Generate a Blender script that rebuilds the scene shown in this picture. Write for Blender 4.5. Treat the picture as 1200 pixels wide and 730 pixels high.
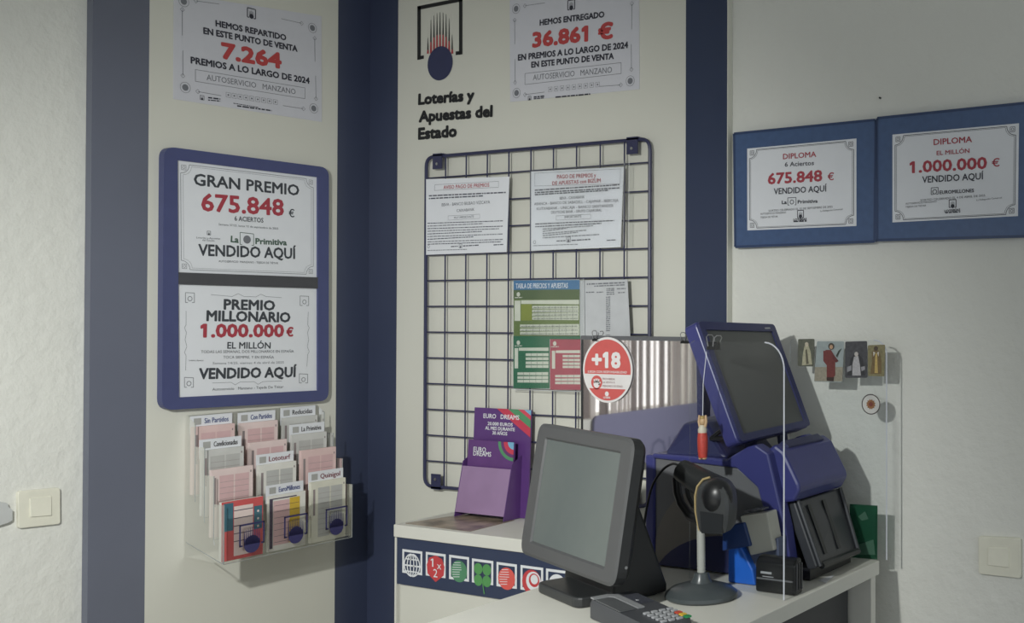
import bpy, bmesh, math, random
from mathutils import Vector, Matrix
random.seed(7)
for o in list(bpy.data.objects): bpy.data.objects.remove(o)
S = bpy.context.scene
COL = S.collection
ZC = 1.40                                   # eye height of the camera above the floor
# ------------------------------------------------------------------ camera
FPX, CX, CY = 1320.6, 982.56, 347.06        # focal length and principal point of the (cropped) photograph, px
PITCH, ROLL, YAW = -.01345, .00024899, .46418928
def _rot(p, r, y):
    Ry = Matrix(((math.cos(y),0,math.sin(y)),(0,1,0),(-math.sin(y),0,math.cos(y))))
    Rx = Matrix(((1,0,0),(0,math.cos(p),-math.sin(p)),(0,math.sin(p),math.cos(p))))
    Rz = Matrix(((math.cos(r),-math.sin(r),0),(math.sin(r),math.cos(r),0),(0,0,1)))
    return Rz @ Rx @ Ry
CM = _rot(PITCH, ROLL, YAW)
_T = Matrix(((1,0,0),(0,0,1),(0,-1,0)))     # x right / y down / z fwd  ->  blender x, y, z up
cam = bpy.data.cameras.new('camera'); camo = bpy.data.objects.new('camera', cam); COL.objects.link(camo)
cam.sensor_fit = 'HORIZONTAL'; cam.sensor_width = 36; cam.lens = FPX/1200*36
cam.shift_x = -(CX-600)/1200; cam.shift_y = -(365-CY)/1200
cam.clip_start = .01
_R = _T @ CM.transposed()
_ex, _ey, _ez = _R @ Vector((1,0,0)), _R @ Vector((0,-1,0)), _R @ Vector((0,0,-1))
camo.matrix_world = Matrix(((_ex[0],_ey[0],_ez[0],0),(_ex[1],_ey[1],_ez[1],0),(_ex[2],_ey[2],_ez[2],ZC),(0,0,0,1)))
S.camera = camo
# ------------------------------------------------------------------ light, exposure
S.view_settings.view_transform = 'Standard'; S.view_settings.look = 'None'
S.view_settings.exposure = 0.0; S.view_settings.gamma = 1.0; S.view_settings.use_curve_mapping = False
W = bpy.data.worlds.new('world'); S.world = W; W.use_nodes = True
W.node_tree.nodes['Background'].inputs[0].default_value = (.80, .86, .90, 1)
W.node_tree.nodes['Background'].inputs[1].default_value = .84
def area(name, loc, target, size, power, color, size_y=None, shape=None):
    l = bpy.data.lights.new(name, 'AREA'); l.energy = power; l.color = color; l.size = size
    l.shape = shape or ('RECTANGLE' if size_y else 'DISK')
    if size_y: l.size_y = size_y
    o = bpy.data.objects.new(name, l); COL.objects.link(o); o.location = loc
    d = Vector(target)-Vector(loc); o.rotation_euler = d.to_track_quat('-Z', 'Y').to_euler()
    return o
LAMP = (-1.1, .06, ZC+.46)                  # a spotlight hanging over the shop floor, before the counter
_l = bpy.data.lights.new('spotlight', 'SPOT'); _l.energy = 152; _l.color = (.985, 1.0, .965); _l.spot_size = math.radians(95); _l.spot_blend = 1; _l.shadow_soft_size = .035
_o = bpy.data.objects.new('spotlight', _l); COL.objects.link(_o); _o.location = LAMP; LDIR = Vector((-.465,.72,-.535)).normalized(); _o.rotation_euler = LDIR.to_track_quat('-Z','Y').to_euler()
# ------------------------------------------------------------------ pixel -> place on a real plane
def ray(x, y):
    d = CM.transposed() @ Vector(((x-CX)/FPX, (y-CY)/FPX, 1)); return Vector((d[0], d[2], -d[1]))
ORG = Vector((0,0,ZC))
def onY(x, y, Y): d = ray(x,y); return ORG + d*(Y/d[1])
def onX(x, y, X): d = ray(x,y); return ORG + d*(X/d[0])
def onZ(x, y, h): d = ray(x,y); return ORG + d*(h/d[2])
# ------------------------------------------------------------------ materials
def lin(c): return tuple((v/255/12.92 if v/255 <= .04045 else ((v/255+.055)/1.055)**2.4) for v in c)
MATS = {}
def mat(name, c, rough=.55, metal=0, spec=.5, var=.04, scale=30, bump=0, bscale=60, coat=0):
    if name in MATS: return MATS[name]
    m = bpy.data.materials.new(name); m.use_nodes = True; nt = m.node_tree; b = nt.nodes['Principled BSDF']
    b.inputs['Roughness'].default_value = rough; b.inputs['Metallic'].default_value = metal
    b.inputs['Specular IOR Level'].default_value = spec; b.inputs['Coat Weight'].default_value = coat
    tc = nt.nodes.new('ShaderNodeTexCoord'); nz = nt.nodes.new('ShaderNodeTexNoise'); nz.inputs['Scale'].default_value = scale
    nz.inputs['Detail'].default_value = 3
    rp = nt.nodes.new('ShaderNodeValToRGB'); l = lin(c)
    rp.color_ramp.elements[0].position = .3; rp.color_ramp.elements[1].position = .7
    rp.color_ramp.elements[0].color = tuple(v*(1-var) for v in l)+(1,); rp.color_ramp.elements[1].color = tuple(min(1,v*(1+var)) for v in l)+(1,)
    nt.links.new(tc.outputs['Object'], nz.inputs['Vector']); nt.links.new(nz.outputs['Fac'], rp.inputs['Fac']); nt.links.new(rp.outputs['Color'], b.inputs['Base Color'])
    if bump:
        n2 = nt.nodes.new('ShaderNodeTexNoise'); n2.inputs['Scale'].default_value = bscale; n2.inputs['Detail'].default_value = 5; n2.inputs['Roughness'].default_value = .55
        bp = nt.nodes.new('ShaderNodeBump'); bp.inputs['Strength'].default_value = bump; bp.inputs['Distance'].default_value = .01
        nt.links.new(tc.outputs['Object'], n2.inputs['Vector']); nt.links.new(n2.outputs['Fac'], bp.inputs['Height']); nt.links.new(bp.outputs['Normal'], b.inputs['Normal'])
    MATS[name] = m; return m
def clear(name, tint=(.97,.98,.98), refl=.05, rough=.02, body=0.0, bodyc=(200,200,205)):
    if name in MATS: return MATS[name]
    m = bpy.data.materials.new(name); m.use_nodes = True; nt = m.node_tree; nt.nodes.remove(nt.nodes['Principled BSDF'])
    out = nt.nodes['Material Output']
    t = nt.nodes.new('ShaderNodeBsdfTransparent'); t.inputs[0].default_value = (*tint,1)
    g = nt.nodes.new('ShaderNodeBsdfGlossy'); g.inputs['Roughness'].default_value = rough; g.inputs['Color'].default_value = (1,1,1,1)
    f = nt.nodes.new('ShaderNodeFresnel'); f.inputs['IOR'].default_value = 1.45
    ma = nt.nodes.new('ShaderNodeMath'); ma.operation = 'MULTIPLY'; ma.inputs[1].default_value = refl/.034
    nt.links.new(f.outputs[0], ma.inputs[0])
    mx = nt.nodes.new('ShaderNodeMixShader'); nt.links.new(ma.outputs[0], mx.inputs[0]); nt.links.new(t.outputs[0], mx.inputs[1]); nt.links.new(g.outputs[0], mx.inputs[2])
    last = mx
    if body:
        d = nt.nodes.new('ShaderNodeBsdfDiffuse'); d.inputs[0].default_value = (*lin(bodyc),1)
        m2 = nt.nodes.new('ShaderNodeMixShader'); m2.inputs[0].default_value = body
        nt.links.new(mx.outputs[0], m2.inputs[1]); nt.links.new(d.outputs[0], m2.inputs[2]); last = m2
    nt.links.new(last.outputs[0], out.inputs[0]); MATS[name] = m; return m
def glow(name, c, s):
    m = bpy.data.materials.new(name); m.use_nodes = True; b = m.node_tree.nodes['Principled BSDF']
    b.inputs['Base Color'].default_value = (*lin(c),1); b.inputs['Emission Color'].default_value = (*lin(c),1); b.inputs['Emission Strength'].default_value = s
    MATS[name] = m; return m
M_PLASTER = mat('white_plaster', (222,222,215), .8, spec=.2, var=.015, scale=4, bump=.42, bscale=30)
M_WHITE = mat('white_laminate', (214,213,202), .5, spec=.35, var=.01, scale=3)
M_NAVY = mat('navy_laminate', (46,57,84), .3, spec=.55, var=.04, scale=5)
M_FLOOR = mat('grey_floor', (150,146,140), .5, var=.06, scale=8)
M_CEIL = mat('white_ceiling', (215,215,210), .9, var=.02)
M_PAPER = mat('white_paper', (226,228,232), .45, spec=.4, var=.01)
M_PAPER2 = mat('poster_paper', (208,208,214), .55, spec=.3, var=.012)
M_INK = mat('dark_ink', (48,48,60), .5)
M_BLACK = mat('black_ink', (30,31,33), .55)
M_GREYINK = mat('grey_ink', (118,120,126), .6)
M_LIGHTINK = mat('pale_grey_ink', (165,167,170), .6)
M_RED = mat('red_ink', (186,70,70), .5)
M_REDCERT = mat('dull_red_ink', (170,62,74), .5)
M_FRAMEBLUE = mat('blue_plastic_frame', (72,78,120), .42, var=.03)
M_DIPBLUE = mat('navy_leather_frame', (66,90,130), .3, spec=.6, var=.07, scale=60)
M_WIRE = mat('dark_blue_wire', (50,52,82), .4)
M_STEEL = mat('steel', (180,180,180), .3, metal=1)
M_SWITCH = mat('ivory_switch_plastic', (226,224,208), .4)
M_TOP = mat('white_counter_laminate', (218,217,208), .45, var=.01)
M_TBLUE = mat('terminal_blue', (58,61,118), .35, var=.03)
M_TDARK = mat('terminal_dark_blue', (40,44,82), .4, var=.03)
M_TGREY = mat('terminal_grey', (100,101,104), .5, var=.03)
M_TRAY = mat('tray_dark_grey', (56,58,62), .35, var=.04)
M_SCREEN = mat('dark_screen_glass', (66,72,70), .12, spec=.5, var=.02)
M_BEZEL = mat('charcoal_bezel', (80,81,82), .45, var=.02)
M_CHAR = mat('charcoal_plastic', (48,50,51), .4, var=.03)
M_BLK = mat('black_plastic', (26,27,29), .35, var=.04)
M_ACR = clear('clear_acrylic', (.93,.945,.95), .018, .28)
M_ACRE = mat('acrylic_edge', (205,208,215), .3)
M_SLEEVE = clear('clear_sleeve', (.96,.97,.97), .10, .12)
M_DISP = clear('dispenser_acrylic', (.985,.99,.985), .022, .12)
M_DISPE = mat('dispenser_edge', (150,154,152), .3)
M_PURPLE = mat('purple_card', (92,58,120), .4)
# ------------------------------------------------------------------ mesh builder
class MB:
    def __init__(s): s.v = []; s.f = []
    def add(s, vs, fs):
        b = len(s.v); s.v += [Vector(v) for v in vs]; s.f += [tuple(i+b for i in f) for f in fs]; return s
    def hexa(s, a, b):            # a, b: two matching quads
        return s.prism(a, b)
    def prism(s, a, b):
        n = len(a); vs = list(a)+list(b)
        fs = [tuple(range(n-1,-1,-1)), tuple(range(n,2*n))]+[(i,(i+1)%n,n+(i+1)%n,n+i) for i in range(n)]
        return s.add(vs, fs)
    def box(s, x0,x1,y0,y1,z0,z1):
        return s.prism([(x0,y0,z0),(x1,y0,z0),(x1,y1,z0),(x0,y1,z0)], [(x0,y0,z1),(x1,y0,z1),(x1,y1,z1),(x0,y1,z1)])
    def tube(s, pts, r, n=8, cap=True):
        pts = [Vector(p) for p in pts]; m = len(pts); rs = r if isinstance(r,(list,tuple)) else [r]*m
        up = None; rings = []
        for i,p in enumerate(pts):
            t = (pts[min(i+1,m-1)]-pts[max(i-1,0)]).normalized()
            if up is None:
                up = Vector((0,0,1)) if abs(t.z) < .9 else Vector((1,0,0))
            u = (up - t*up.dot(t)).normalized(); w = t.cross(u); up = u
            rings.append([p+(u*math.cos(2*math.pi*k/n)+w*math.sin(2*math.pi*k/n))*rs[i] for k in range(n)])
        vs = [v for q in rings for v in q]; fs = []
        for i in range(m-1):
            for k in range(n): fs.append((i*n+k, i*n+(k+1)%n, (i+1)*n+(k+1)%n, (i+1)*n+k))
        if cap: fs += [tuple(range(n-1,-1,-1)), tuple(range((m-1)*n, m*n))]
        return s.add(vs, fs)
    def lathe(s, prof, c, n=32, sx=1, sy=1):
        vs = []; fs = []; m = len(prof)
        for r,z in prof:
            for k in range(n): a = 2*math.pi*k/n; vs.append((c[0]+r*math.cos(a)*sx, c[1]+r*math.sin(a)*sy, c[2]+z))
        for i in range(m-1):
            for k in range(n): fs.append((i*n+k, i*n+(k+1)%n, (i+1)*n+(k+1)%n, (i+1)*n+k))
        fs += [tuple(range(n-1,-1,-1)), tuple(range((m-1)*n, m*n))]
        return s.add(vs, fs)
    def ellipsoid(s, c, r, n=16, m=10, rot=None):
        vs=[];fs=[]
        for i in range(1,m):
            t=math.pi*i/m
            for k in range(n):
                a=2*math.pi*k/n; v=Vector((r[0]*math.sin(t)*math.cos(a), r[1]*math.sin(t)*math.sin(a), r[2]*math.cos(t)))
                if rot: v=rot@v
                vs.append(Vector(c)+v)
        tv=Vector((0,0,r[2])); bv=Vector((0,0,-r[2]))
        if rot: tv=rot@tv; bv=rot@bv
        vs+= [Vector(c)+tv, Vector(c)+bv]; T=len(vs)-2; B=T+1
        for i in range(m-2):
            for k in range(n): fs.append((i*n+k,(i+1)*n+k,(i+1)*n+(k+1)%n,i*n+(k+1)%n))
        for k in range(n): fs.append((T,k,(k+1)%n)); fs.append((B,(m-2)*n+(k+1)%n,(m-2)*n+k))
        return s.add(vs,fs)
    def build(s, name, material, parent=None, local=False, bevel=0, smooth=False, seg=2):
        me = bpy.data.meshes.new(name)
        vs = s.v
        if parent is not None and not local:
            inv = frame_of(parent).inverted(); vs = [inv @ v for v in vs]
        me.from_pydata([tuple(v) for v in vs], [], s.f)
        bm = bmesh.new(); bm.from_mesh(me)
        if not getattr(s,'flat',False): bmesh.ops.recalc_face_normals(bm, faces=bm.faces)
        if smooth:
            for f in bm.faces: f.smooth = True
        bm.to_mesh(me); bm.free(); me.materials.append(material)
        o = bpy.data.objects.new(name, me); COL.objects.link(o)
        if parent is not None: o.parent = parent
        if bevel:
            b = o.modifiers.new('bevel','BEVEL'); b.width = bevel; b.segments = seg; b.limit_method = 'ANGLE'; b.angle_limit = math.radians(35)
        if smooth:
            try: me.set_sharp_from_angle(angle=math.radians(40))
            except Exception: pass
        return o
FR = {}
def frame_of(o): return FR[o.name]
def sub_frame(o, parent): FR[o.name] = FR[parent.name]; return o     # a part that has sub-parts
def thing(name, label, cat, loc=(0,0,0), rot=None, group=None):
    o = bpy.data.objects.new(name, None); COL.objects.link(o); o.empty_display_size = .05
    m = Matrix.Translation(Vector(loc)) @ (rot.to_4x4() if rot else Matrix.Identity(4))
    o.matrix_world = m; FR[o.name] = m; o['label'] = label; o['category'] = cat
    if group: o['group'] = group
    return o
def tag(o, label, cat, group=None):
    o['label'] = label; o['category'] = cat
    if group: o['group'] = group
    return o
def struct(o): o['kind'] = 'structure'; return o
def part(o, label): o['label'] = label; return o
ROT_R = Matrix(((1,0,0),(0,0,-1),(0,1,0)))                # a sheet on the right wall: local x -> +X, y -> +Z, z -> -Y
ROT_L = Matrix(((0,0,1),(1,0,0),(0,1,0)))                # a sheet on the left wall: local x -> +Y, y -> +Z, z -> +X
# ------------------------------------------------------------------ lettering
_cache = {}
def _raw(s):
    cu = bpy.data.curves.new('t','FONT'); cu.body = s; cu.size = 1; cu.resolution_u = 2; cu.fill_mode = 'FRONT'
    ob = bpy.data.objects.new('t', cu); COL.objects.link(ob); bpy.context.view_layer.update()
    dg = bpy.context.evaluated_depsgraph_get(); ev = ob.evaluated_get(dg); me = ev.to_mesh()
    v = [(p.co[0],p.co[1]) for p in me.vertices]; f = [tuple(p.vertices) for p in me.polygons]
    ev.to_mesh_clear(); bpy.data.objects.remove(ob); bpy.data.curves.remove(cu)
    return v,f
_one = _raw('1')[0]; ONE_W = max(p[0] for p in _one)-min(p[0] for p in _one); ONE_T = max(p[1] for p in _one)
def glyphs(s, bold=0):
    """triangles of a word, x normalised to 0..1; the plain bar of the figure 1 gets its flag"""
    if s in _cache: return _cache[s]
    v,f = _raw(s)
    for i,ch in enumerate(s):
        if ch == '1':
            xl = max(p[0] for p in _raw(s[:i+1])[0])-ONE_W; n = len(v)
            v += [(xl+.001,ONE_T),(xl-.12,ONE_T-.10),(xl-.12,ONE_T-.20),(xl+.001,ONE_T-.13)]; f.append((n,n+1,n+2,n+3))
    x0 = min(p[0] for p in v); x1 = max(p[0] for p in v); v = [((a-x0)/(x1-x0), b) for a,b in v]
    _cache[s] = (v,f); return v,f
_v,_f = glyphs('H', 0); CAP = max(p[1] for p in _v)
class Sheet:
    """a flat thing on a wall plane, drawn in its own local millimetre-true coordinates"""
    def __init__(s, name, label, cat, side, depth, quad, group=None, parent=None):
        s.side, s.d = side, depth
        q = [s.world(*p) for p in quad]; c = sum(q, Vector())/4; c.z = min(p.z for p in q)
        s.rot = ROT_R if side == 'R' else ROT_L
        s.t = thing(name, label, cat, c, s.rot, group)
        s.inv = FR[s.t.name].inverted(); s.q = [s.loc(*p) for p in quad]; s.m = {}
    def world(s, x, y): return onY(x,y,s.d) if s.side == 'R' else onX(x,y,s.d)
    def loc(s, x, y): v = s.inv @ s.world(x,y); return Vector((v[0],v[1]))
    def mb(s, part):
        if part not in s.m: s.m[part] = MB(); s.m[part].flat = False
        return s.m[part]
    def slab(s, part, poly, z0, z1):            # poly: local 2-D points
        s.mb(part).prism([(p[0],p[1],z0) for p in poly], [(p[0],p[1],z1) for p in poly]); return s
    def px(s, part, pts, z): s.face(part, [s.loc(*p) for p in pts], z); return s
    def face(s, part, poly, z):
        a = 0
        for i in range(len(poly)): p,q = poly[i],poly[(i+1)%len(poly)]; a += p[0]*q[1]-q[0]*p[1]
        if a < 0: poly = poly[::-1]
        m = s.mb(part); m.flat = True; m.add([(p[0],p[1],z) for p in poly], [tuple(range(len(poly)))])
    def line(s, part, a, b, w, z, local=False):
        p,q = (Vector(a),Vector(b)) if local else (s.loc(*a), s.loc(*b))
        d = (q-p)
        if d.length < 1e-6: return
        d.normalize(); n = Vector((-d[1],d[0]))*w/2; s.face(part, [p-n,q-n,q+n,p+n], z)
    def poly(s, part, pts, w, z, closed=False, local=False):
        n = len(pts)
        for i in range(n if closed else n-1): s.line(part, pts[i], pts[(i+1)%n], w, z, local)
    def disc(s, part, c, r, z, n=24, local=False, sx=1):
        c = Vector(c) if local else s.loc(*c)
        s.face(part, [(c[0]+r*sx*math.cos(2*math.pi*k/n), c[1]+r*math.sin(2*math.pi*k/n)) for k in range(n)], z)
    def ring(s, part, c, r, w, z, n=24, local=False):
        c = Vector(c) if local else s.loc(*c)
        s.poly(part, [(c[0]+r*math.cos(2*math.pi*k/n), c[1]+r*math.sin(2*math.pi*k/n)) for k in range(n)], w, z, True, True)
    def text(s, part, t, a, b, cap, z=.0012, bold=.0):
        v,f = glyphs(t, 0); p,q = s.loc(*a), s.loc(*b); d = q-p; L = d.length; d.normalize(); n = Vector((-d[1],d[0]))
        mid = ((a[0]+b[0])/2, (a[1]+b[1])/2); h = (s.loc(mid[0],mid[1]-cap)-s.loc(*mid)).length/CAP
        if cap >= 4: s.k = getattr(s,'k',0)+1; part = part+'#%d'%s.k
        m = s.mb(part); m.flat = True
        e = bold*h*1.0
        for ci,(ox,oy) in enumerate(((0,0),) if bold < .006 else ((e,e),(e,-e),(-e,e),(-e,-e),(e*1.3,0),(-e*1.3,0),(0,e*1.2),(0,-e*1.2))):
            m.add([tuple(p+d*(e+x*(L-2*e)+ox)+n*(y*h*(1-bold)+oy+e*.3))+(z+ci*4e-5,) for x,y in v], f)
    def greek(s, part, a, b, h, z=.0012):
        p,q = s.loc(*a), s.loc(*b); d = q-p; L = d.length; x = 0
        hl = (s.loc(a[0],a[1]-h)-s.loc(*a)).length
        d.normalize()
        while x < L:
            w = random.uniform(1.2,5.5)*hl; e = min(x+w,L)
            s.line(part, p+d*x, p+d*e, hl, z, True); x = e+hl*.7
    def done(s, mats):
        out = {}
        for k,m in s.m.items():
            b = k.split('#')[0]; o = m.build(b, mats[b], s.t, local=True); out.setdefault(b, o); s.all = getattr(s,'all',{}); s.all.setdefault(b, []).append(o)
        return out
def rounded(q, r, n=6):
    """round the corners of a polygon of 2-D points"""
    out = []
    for i in range(len(q)):
        p0,p,p1 = Vector(q[i-1][:2]),Vector(q[i][:2]),Vector(q[(i+1)%len(q)][:2])
        a = (p0-p).normalized()*r+p; b = (p1-p).normalized()*r+p
        for k in range(n+1):
            t = k/n; out.append((a*(1-t)**2+p*2*t*(1-t)+b*t*t))
    return out
def cnv(sc, ox, oy): return lambda x,y: (ox+x/sc, oy+y/sc)
# ================================================================== SETTING
YR, XL = 2.30, -2.667            # faces of the two white wall panels
YP, XP = 2.322, -2.690           # plaster behind them
HT = 2.75
struct(MB().box(XP-.3, 3.2, -3.0, YP+.2, -.1, 0).build('floor', M_FLOOR))
struct(MB().box(XP-.3, 3.2, -3.0, YP+.2, HT, HT+.1).build('ceiling', M_CEIL))
struct(MB().box(XP-.2, 3.2, YP, YP+.2, 0, HT).build('wall_right', M_PLASTER))
wz0, wz1 = ZC-.40, ZC+.55        # the two street windows in the left wall, behind the camera's left
w = MB(); wa, wb, wc, wd = -.75, .20, .36, 1.22
w.box(XP-.2, XP, wd, YP, 0, HT); w.box(XP-.2, XP, wb, wc, 0, HT); w.box(XP-.2, XP, -3.0, wa, 0, HT)
for a,b in ((wa,wb),(wc,wd)): w.box(XP-.2, XP, a, b, 0, wz0); w.box(XP-.2, XP, a, b, wz1, HT)
struct(w.build('wall_left', M_PLASTER))
M_SKY = glow('daylight_pane', (240,240,238), 1.25)
M_BLIND = mat('grey_blind_slat', (196,188,182), .7)
M_BLIND2 = mat('dark_blind_slat', (128,118,114), .7)
for i,(a,b) in enumerate(((wa,wb),(wc,wd))):
    pane = struct(MB().box(XP-.19, XP-.17, a, b, wz0, wz1).build('window_%d'%(i+1), M_SKY)); FR[pane.name] = Matrix.Identity(4)
    y = a+.01; m1, m2 = MB(), MB()
    while y < b-.02:
        wdt = random.choice((.008,.012,.02,.03)); (m1 if random.random()<.58 else m2).box(XP-.035, XP-.027, y, min(y+wdt,b), wz0, wz1); y += wdt+random.choice((.008,.014,.02,.03))
    o = m1.build('blind_slats', M_BLIND, pane); o2 = m2.build('dark_blind_slats', M_BLIND2, pane)
# ---- the two panels that line the corner
def panel(name, label, side, borders):
    t = thing(name, label, 'wall panel', (XL,2.0,0) if side=='L' else (-2,YR,0))
    for a,b,m,n,l in borders:
        mb = MB()
        if side == 'L': mb.box(XP+.001, XL, a, b, .0, HT-.002)
        else: mb.box(a, b, YR, YP-.001, .0, HT-.002)
        part(mb.build(n, m, t), l)
    return t
y0, y1 = onX(105.5,365,XL).y, onX(172.3,365,XL).y; y2 = onX(394.6,300,XL).y
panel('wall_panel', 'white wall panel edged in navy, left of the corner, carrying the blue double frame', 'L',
      [(y0,y1,mat('hazed_navy_laminate',(104,108,122),.35,var=.03,scale=5),'navy_border','wide navy border on the left edge'), (y1,y2,M_WHITE,'white_board','white middle of the panel'), (y2,YR,mat('corner_navy_laminate',(60,67,90),.3,var=.04,scale=5),'navy_border','navy border in the corner')])  # left border: navy lightened in its colour to imitate reflected haze
x0 = onY(465.2,300,YR).x; x1 = onY(803.2,300,YR).x; x2 = onY(852.6,300,YR).x
panel('wall_panel', 'white wall panel edged in navy, right of the corner, behind the wire grid', 'R',
      [(XL,x0,mat('corner_navy_laminate',(60,67,90),.3),'navy_border','navy border in the corner'), (x0,x1,M_WHITE,'white_board','white middle of the panel'), (x1,x2-.002,M_NAVY,'navy_border','navy border on the right edge'), (x2-.002,x2,M_WHITE,'edge_strip','white edge strip')])
# ================================================================== POSTERS, LEFT WALL
def ornament(P, part, c, w, z, r=.013):
    c = P.loc(*c); 
    P.ring(part, c, r, w, z, 16, True); P.disc(part, c, r*.62, z, 16, True)
def diamond(P, part, c, r, w, z):
    c = P.loc(*c); P.poly(part, [(c[0]-r,c[1]),(c[0],c[1]+r),(c[0]+r,c[1]),(c[0],c[1]-r)], w, z, True, True)
def mini_logo(P, part, c, s, z, ball=None, w=None):
    """square bracket open at the foot with a ball hanging in it; c = pixel centre, s = half width in metres"""
    c = P.loc(*c); w = w or s*.22
    P.poly(part, [(c[0]-s*.55,c[1]-s*1.1),(c[0]-s,c[1]-s*1.1),(c[0]-s,c[1]+s),(c[0]+s,c[1]+s),(c[0]+s,c[1]-s*1.1),(c[0]+s*.55,c[1]-s*1.1)], w, z, False, True)
    P.disc(ball or part, (c[0],c[1]-s*.75), s*.55, z, 16, True)
    for k in range(5):
        x = c[0]+s*(-.44+.22*k); P.line(ball or part, (x,c[1]-s*.6), (x,c[1]+s*(.55-.12*abs(k-2))), s*.07, z, True)
def poster(label, side, d, quad, C, lines, box, name, sq, logo, orn, segs, tiny, foot):
    P = Sheet('poster', label, 'poster', side, d, quad)
    P.slab('paper', P.q, -.0005, .0006)
    for t,a,b,cap,ink,bold in lines: P.text(ink, t, C(*a), C(*b), cap, .0012, bold)
    P.poly('border_lines', [C(*p) for p in box], .0011, .0012, True)
    n = 9
    for k in range(n):
        t = k/(n-1); x = sq[0][0]+(sq[1][0]-sq[0][0])*t; y = sq[0][1]+(sq[1][1]-sq[0][1])*t; c = P.loc(*C(x,y))
        P.poly('border_lines', [(c[0]-.006,c[1]-.006),(c[0]+.006,c[1]-.006),(c[0]+.006,c[1]+.006),(c[0]-.006,c[1]+.006)], .0007, .0012, True, True)
        P.disc('border_lines', c, .0024, .0012, 10, True)
    mini_logo(P, 'lettering', C(*logo), .0115, .0012)
    for c in orn:
        ornament(P, 'border_lines', C(*c), .0010, .0012)
    for a,b in segs:
        P.line('border_lines', C(*a), C(*b), .0012, .0012); diamond(P, 'border_lines', C(*a), .0055, .0009, .0012)
    for a,b,h in tiny: P.greek('lettering', C(*a), C(*b), h)
    mini_logo(P, 'lettering', C(*foot), .005, .0012)
    P.done({'paper':M_PAPER2,'lettering':M_INK,'amount':M_RED,'border_lines':M_GREYINK,'shop_name':M_GREYINK})
C = cnv(4.564,180,0)
poster('white poster with red 7.264 high on the left wall panel', 'L', XL+.0008, [(203.5,-8),(376.5,19),(377,143),(203,116)], C,
  [('HEMOS REPARTIDO',(330,140),(708,217),6.8,'lettering',.03),('EN ESTE PUNTO DE VENTA',(265,180),(768,277),7,'lettering',.03),
   ('7.264',(362,310),(683,366),17.5,'amount',.04),('PREMIOS A LO LARGO DE 2024',(197,338),(833,448),7.2,'lettering',.03),
   ('AUTOSERVICIO   MANZANO',(282,428),(758,505),6.4,'shop_name',0)],
  [(222,372),(808,470),(808,528),(222,435)], 'poster', [(398,508),(650,546)], (522,70),
  [(160,8),(848,150),(168,468),(855,580)],
  [((225,5),(350,22)),((790,125),(680,100)),((235,490),(360,512)),((800,582),(690,565)),((152,52),(152,190)),((155,405),(155,270)),((860,205),(862,330)),((867,528),(865,405))],
  [((445,566),(630,592),1.6),((425,552),(560,575),.8),((290,522),(355,530),1.6),((290,535),(355,541),1.2)], (258,522))
C = cnv(4.055,470,0)
poster('white poster with red 36.861 € above the wire grid', 'R', YR-.0008, [(597.5,0),(749,-17),(749.5,104.5),(598,119.5)], C,
  [('HEMOS ENTREGADO',(660,122),(967,82),6.8,'lettering',.03),('36.861 €',(625,225),(1008,180),17,'amount',.04),
   ('EN PREMIOS A LO LARGO DE 2024',(557,288),(1080,228),7,'lettering',.03),('EN ESTE PUNTO DE VENTA',(620,322),(1012,280),6.8,'lettering',.03),
   ('AUTOSERVICIO   MANZANO',(628,382),(1003,345),6.6,'shop_name',0)],
  [(590,350),(1047,298),(1047,350),(590,402)], 'poster', [(710,425),(935,402)], (810,22),
  [(548,42),(550,442),(1090,385),(1098,-30)],
  [((590,28),(685,14)),((590,450),(683,438)),((1045,404),(945,411)),((541,96),(542,210)),((543,392),(543,280)),((1098,18),(1097,140)),((1096,330),(1095,210))],
  [((735,462),(900,447),1.6),((632,462),(682,457),1.6),((632,470),(682,465),1.2)], (612,466))
# ---- wall sign of the lottery office
P = Sheet('wall_sign', 'big black bracket logo with navy ball and lettering on white panel above the grid', 'wall sign', 'R', YR-.0006, [(489,-6),(578,-6),(578,165),(489,165)])
C = cnv(4.055,470,0); Z = .0006
def strip(part, pts): P.px(part, [C(*p) for p in pts], Z)
strip('bracket', [(78,30),(292,-12),(292,6),(78,48)]); strip('bracket', [(78,30),(94,28),(94,283),(78,285)]); strip('bracket', [(78,268),(109,263),(109,279),(78,285)])
strip('bracket', [(276,-8),(292,-12),(292,258),(276,261)]); strip('bracket', [(260,245),(292,241),(292,258),(260,262)])
pc = P.loc(*C(186,301)); pr = (P.loc(*C(186,220))-pc).length
P.disc('ball', pc, pr, Z, 40, True)
tops = [180,95,75,63,58,60,68,88,165]; red = [238,200,178,168,165,166,175,195,235]
for k in range(9):
    x = 128+14.4*k; wd = .0026
    a, b = P.loc(*C(x,tops[k])), P.loc(*C(x,red[k])); c = P.loc(*C(x,255))
    P.face('falling_lines', [a+Vector((-.0006,0)), b+Vector((-wd,0)), b+Vector((wd,0)), a+Vector((.0006,0))], Z)
    P.face('red_lines', [b+Vector((-wd,0)), c+Vector((-wd*1.5,0)), c+Vector((wd*1.5,0)), b+Vector((wd,0))], Z-.0001)
P.text('lettering','Loterías y',C(82,497),C(348,476),12.3,Z,.045); P.text('lettering','Apuestas del',C(85,580),C(435,553),12.6,Z,.045); P.text('lettering','Estado',C(82,662),C(265,648),13,Z,.045)
P.done({'bracket':M_BLACK,'ball':mat('sign_navy',(52,56,88),.5),'falling_lines':M_BLACK,'red_lines':mat('sign_red',(176,66,72),.5),'lettering':M_BLACK})
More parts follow.
